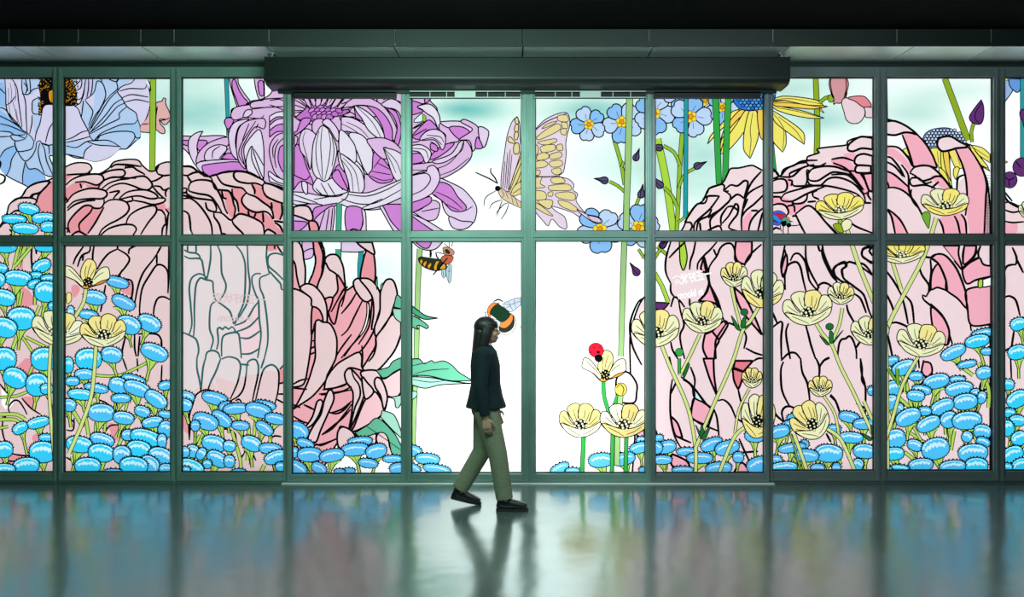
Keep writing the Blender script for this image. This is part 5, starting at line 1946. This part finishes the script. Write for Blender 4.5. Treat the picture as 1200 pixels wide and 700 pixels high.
# ================================================================= the walking person
def ell(bm, c, r, rot=None, seg=20):
    M_ = Matrix.Translation(c)
    if rot is not None: M_ = M_ @ rot
    bmesh.ops.create_uvsphere(bm, u_segments=seg, v_segments=seg // 2 + 2, radius=1.0, matrix=M_ @ Matrix.Diagonal((*r, 1)))

def loft(bm, path, seg=18):
    """path: [(centre, ra, rb)]; rings normal to the path, ra along the side axis nearest x, rb along y"""
    rings = []
    n = len(path)
    for i, (c, ra, rb) in enumerate(path):
        c = Vector(c); t = (Vector(path[min(i + 1, n - 1)][0]) - Vector(path[max(i - 1, 0)][0])).normalized()
        ax = Vector((1, 0, 0)) if abs(t.x) < .8 else Vector((0, 0, 1))
        u = (ax - t * ax.dot(t)).normalized(); v = t.cross(u)
        rings.append([bm.verts.new(c + u * ra * math.cos(2 * PI * k / seg) + v * rb * math.sin(2 * PI * k / seg)) for k in range(seg)])
    for a, b in zip(rings, rings[1:]):
        for k in range(seg):
            bm.faces.new((a[k], a[(k + 1) % seg], b[(k + 1) % seg], b[k]))
    bm.faces.new(rings[0][::-1]); bm.faces.new(rings[-1])

def limb(bm, pts_):
    loft(bm, [(p, r, r) for p, r in pts_])
    ell(bm, pts_[0][0], (pts_[0][1],) * 3, None, 12); ell(bm, pts_[-1][0], (pts_[-1][1],) * 3, None, 12)

def fuse(name, bm, m, parent, voxel, it=2):
    """merge overlapping volumes into one continuous skin"""
    bmesh.ops.recalc_face_normals(bm, faces=bm.faces[:])
    me = bpy.data.meshes.new(name); bm.to_mesh(me); bm.free()
    o = bpy.data.objects.new(name, me); COL.objects.link(o)
    r = o.modifiers.new('r', 'REMESH'); r.mode = 'VOXEL'; r.voxel_size = voxel
    s = o.modifiers.new('s', 'SMOOTH'); s.iterations = it; s.factor = 0.5
    dg = bpy.context.evaluated_depsgraph_get(); dg.update()
    res = bpy.data.meshes.new_from_object(o.evaluated_get(dg)); res.name = name
    bpy.data.objects.remove(o, do_unlink=True)
    res.materials.clear(); res.materials.append(m)
    for p in res.polygons: p.use_smooth = True
    ob = bpy.data.objects.new(name, res); return link(ob, parent)

M_SKIN = mat('skin', (0.50, 0.29, 0.21), 0.5, spec=0.3, noise=0.06, nscale=30)
M_HAIR = mat('dark_hair', (0.012, 0.010, 0.010), 0.45, spec=0.4, bump=0.4, bscale=60, stretch=(1, 1, .12))
M_JACK = mat('navy_cloth', (0.010, 0.022, 0.028), 0.85, spec=0.2, noise=0.15, nscale=60, bump=0.1, bscale=160)
M_TROU = mat('khaki_cloth', (0.235, 0.25, 0.165), 0.85, spec=0.2, noise=0.1, nscale=40, bump=0.1, bscale=140)
M_SHOE = mat('black_leather', (0.010, 0.011, 0.012), 0.4)
M_SOLE = mat('black_rubber_sole', (0.018, 0.018, 0.018), 0.8)

per = empty('person', (-0.225, -1.0, 0)); tag(per, 'person with long dark hair walking right in navy jacket, khaki trousers and black shoes', 'person')
# facing +x; right side is towards the camera (-y)
HR, HL = Vector((0.0, -.085, .86)), Vector((0.0, .085, .86))
KR, KL = Vector((.105, -.095, .475)), Vector((-.035, .09, .465))
AR, AL = Vector((.165, -.10, .085)), Vector((-.235, .095, .125))
bm = bmesh.new()
HC = Vector((.018, 0, 1.515))
ell(bm, HC + Vector((-.012, 0, .022)), (.097, .076, .092)); ell(bm, HC + Vector((.022, 0, -.035)), (.066, .060, .078)); ell(bm, HC + Vector((.050, 0, -.082)), (.030, .032, .024))
ell(bm, HC + Vector((.089, 0, -.018)), (.016, .011, .022)); ell(bm, HC + Vector((.098, 0, -.028)), (.011, .012, .010))     # nose
ell(bm, HC + Vector((.083, 0, -.056)), (.010, .022, .006)); ell(bm, HC + Vector((.081, 0, -.067)), (.010, .019, .007))     # lips
ell(bm, HC + Vector((.076, 0, .014)), (.014, .050, .010))                                                                # brow
for s in (-1, 1):
    ell(bm, HC + Vector((-.010, s * .077, -.012)), (.020, .008, .031))                                                   # ear
    ell(bm, HC + Vector((.052, s * .040, -.030)), (.026, .022, .022))                                                    # cheek
limb(bm, [((.002, 0, 1.46), .050), ((-.006, 0, 1.40), .050), ((-.012, 0, 1.33), .062)])
loft(bm, [((-.01, 0, 1.36), .06, .12), ((-.01, 0, 1.30), .095, .16), ((0, 0, 1.15), .10, .135), ((0, 0, 1.02), .09, .12), ((0, 0, .90), .105, .15), ((0, 0, .82), .095, .15)])
for H, K, A in ((HR, KR, AR), (HL, KL, AL)):
    limb(bm, [(H, .085), (H.lerp(K, .5), .072), (K, .054), (K.lerp(A, .35), .050), (A, .036)])
limb(bm, [(AR, .036), (AR + Vector((.06, 0, -.03)), .038), (AR + Vector((.15, 0, -.05)), .030)])
limb(bm, [(AL, .036), (AL + Vector((.07, 0, -.06)), .038), (AL + Vector((.16, 0, -.092)), .026)])
# arms: right hangs at the side, left swings a little forward
ARM = {-1: [(-.012, -.165, 1.325), (-.035, -.205, 1.055), (.005, -.21, .80)], 1: [(-.012, .165, 1.325), (.005, .205, 1.06), (.075, .195, .825)]}
for s, (a, b, c) in ARM.items():
    a, b, c = Vector(a), Vector(b), Vector(c)
    limb(bm, [(a, .046), (a.lerp(b, .5), .042), (b, .036), (b.lerp(c, .4), .035), (c, .024)])
    d = (c - b).normalized(); w_ = Vector((0, 1, 0)) * -s; f = d.cross(Vector((0, 1, 0))).normalized()
    if f.x < 0: f = -f
    p = c + d * .05
    loft(bm, [(c, .020, .018), (c + d * .03, .036, .015), (c + d * .075, .040, .014), (c + d * .092, .036, .012)], 14)
    for k, (off, ln) in enumerate(((.029, .066), (.010, .076), (-.009, .070), (-.027, .055))):
        r0 = c + d * .085 + f * off
        d2 = (d * .92 + w_ * .28 + f * .10).normalized(); d3 = (d * .70 + w_ * .68 + f * .12).normalized()
        limb(bm, [(r0, .0092), (r0 + d2 * ln * .5, .0086), (r0 + d2 * ln * .5 + d3 * ln * .5, .0072)])
    t0 = c + d * .028 + f * .030; t1 = t0 + (d * .65 + f * .7 + w_ * .15).normalized() * .034; t2 = t1 + (d * .95 + f * .12 + w_ * .25).normalized() * .030
    limb(bm, [(t0, .0125), (t1, .0100), (t2, .0080)])
fuse('body', bm, M_SKIN, per, .0052, 2)
# eyes sit in the head
for s in (-1, 1):
    bm = bmesh.new(); ell(bm, HC + Vector((.074, s * .031, -.004)), (.011, .012, .008), None, 12)
    obj_bm('eye', bm, M_HAIR, per, True)
# hair: cap, sides and the long fall behind the shoulders
bm = bmesh.new()
ell(bm, HC + Vector((-.020, 0, .032)), (.102, .086, .092)); ell(bm, HC + Vector((-.055, 0, -.04)), (.066, .083, .10))
for s in (-1, 1):
    loft(bm, [(HC + Vector((.010, s * .068, .05)), .05, .018), (HC + Vector((-.012, s * .082, -.03)), .045, .018), (HC + Vector((-.035, s * .084, -.12)), .045, .022), (HC + Vector((-.055, s * .080, -.20)), .035, .020)])
loft(bm, [(HC + Vector((-.060, 0, 0)), .06, .082), (HC + Vector((-.078, 0, -.10)), .052, .088), (HC + Vector((-.095, 0, -.17)), .042, .090), (HC + Vector((-.108, 0, -.235)), .028, .080)])
loft(bm, [(HC + Vector((.060, 0, .075)), .018, .055), (HC + Vector((.078, 0, .045)), .012, .058), (HC + Vector((.082, 0, .026)), .008, .055)])
fuse('hair', bm, M_HAIR, per, .006, 2)
# jacket
bm = bmesh.new()
loft(bm, [((-.012, 0, 1.400), .060, .066), ((-.012, 0, 1.375), .078, .105), ((-.012, 0, 1.335), .108, .178), ((-.004, 0, 1.22), .128, .172), ((0, 0, 1.06), .128, .160), ((.0, 0, .95), .150, .178), ((.002, 0, .88), .172, .190), ((.002, 0, .86), .176, .192)], 28)
for s, (a, b, c) in ARM.items():
    a, b, c = Vector(a), Vector(b), Vector(c); e = b.lerp(c, .93)
    limb(bm, [(a, .070), (a.lerp(b, .5), .060), (b, .054), (b.lerp(c, .5), .050)])
    loft(bm, [(b.lerp(c, .5), .050, .050), (e, .043, .043)])
fuse('jacket', bm, M_JACK, per, .008, 3)
bm = bmesh.new(); loft(bm, [((-.008, 0, 1.385), .064, .070), ((-.004, 0, 1.415), .058, .062)], 24); fuse('shirt_collar', bm, mat('white_cotton', (.75, .76, .74), .8), per, .005, 2)
# trousers
bm = bmesh.new()
loft(bm, [((0, 0, .97), .118, .150), ((0, 0, .90), .128, .166), ((0, 0, .82), .122, .166), ((.0, 0, .775), .10, .15)], 26)
for H, K, A in ((HR, KR, AR), (HL, KL, AL)):
    e = A + (K - A).normalized() * .015
    loft(bm, [(H, .108, .088), (H.lerp(K, .5), .096, .086), (K, .082, .076), (K.lerp(A, .5), .076, .072), (e, .072, .068)], 22)
fuse('trousers', bm, M_TROU, per, .008, 3)
# shoes
def shoe(A, tilt, toe):
    bm = bmesh.new(); R = Matrix.Rotation(tilt, 4, 'Y')
    o = Vector((A.x, A.y, 0))
    def T(p): return R @ Vector(p)
    loft(bm, [(T((-.065, 0, .055)), .035, .022), (T((-.05, 0, .05)), .048, .034), (T((.0, 0, .048)), .050, .038), (T((.07, 0, .040)), .040, .043), (T((.14, 0, .032)), .030, .044), (T((.185, 0, .026)), .020, .030)], 18)
    limb(bm, [(T((-.025, 0, .05)), .042), (T((-.020, 0, .10)), .040)])
    me = bm
    zmin = min(v.co.z for v in bm.verts)
    for v in bm.verts: v.co += o + Vector((0, 0, .016 - zmin))
    sh = fuse('shoe', me, M_SHOE, per, .005, 2)
    bm = bmesh.new()
    prof_ = [(-.075, 0), (-.06, -.03), (0, -.036), (.08, -.044), (.15, -.042), (.19, -.022), (.197, 0)]
    prof_ += [(x, -y) for x, y in prof_[-2:0:-1]]
    a = [bm.verts.new(T((x, y, .002))) for x, y in prof_]; b = [bm.verts.new(T((x, y, .026))) for x, y in prof_]
    bm.faces.new(a[::-1]); bm.faces.new(b)
    for k in range(len(a)): bm.faces.new((a[k], a[(k + 1) % len(a)], b[(k + 1) % len(a)], b[k]))
    zm = min(v.co.z for v in bm.verts)
    for v in bm.verts: v.co += o + Vector((0, 0, -zm))
    bmesh.ops.recalc_face_normals(bm, faces=bm.faces[:])
    m2 = bpy.data.meshes.new('sole'); bm.to_mesh(m2); bm.free(); m2.materials.append(M_SOLE)
    link(bpy.data.objects.new('sole', m2), sh)
shoe(AR, 0.0, 0)
shoe(AL, 0.22, 0)
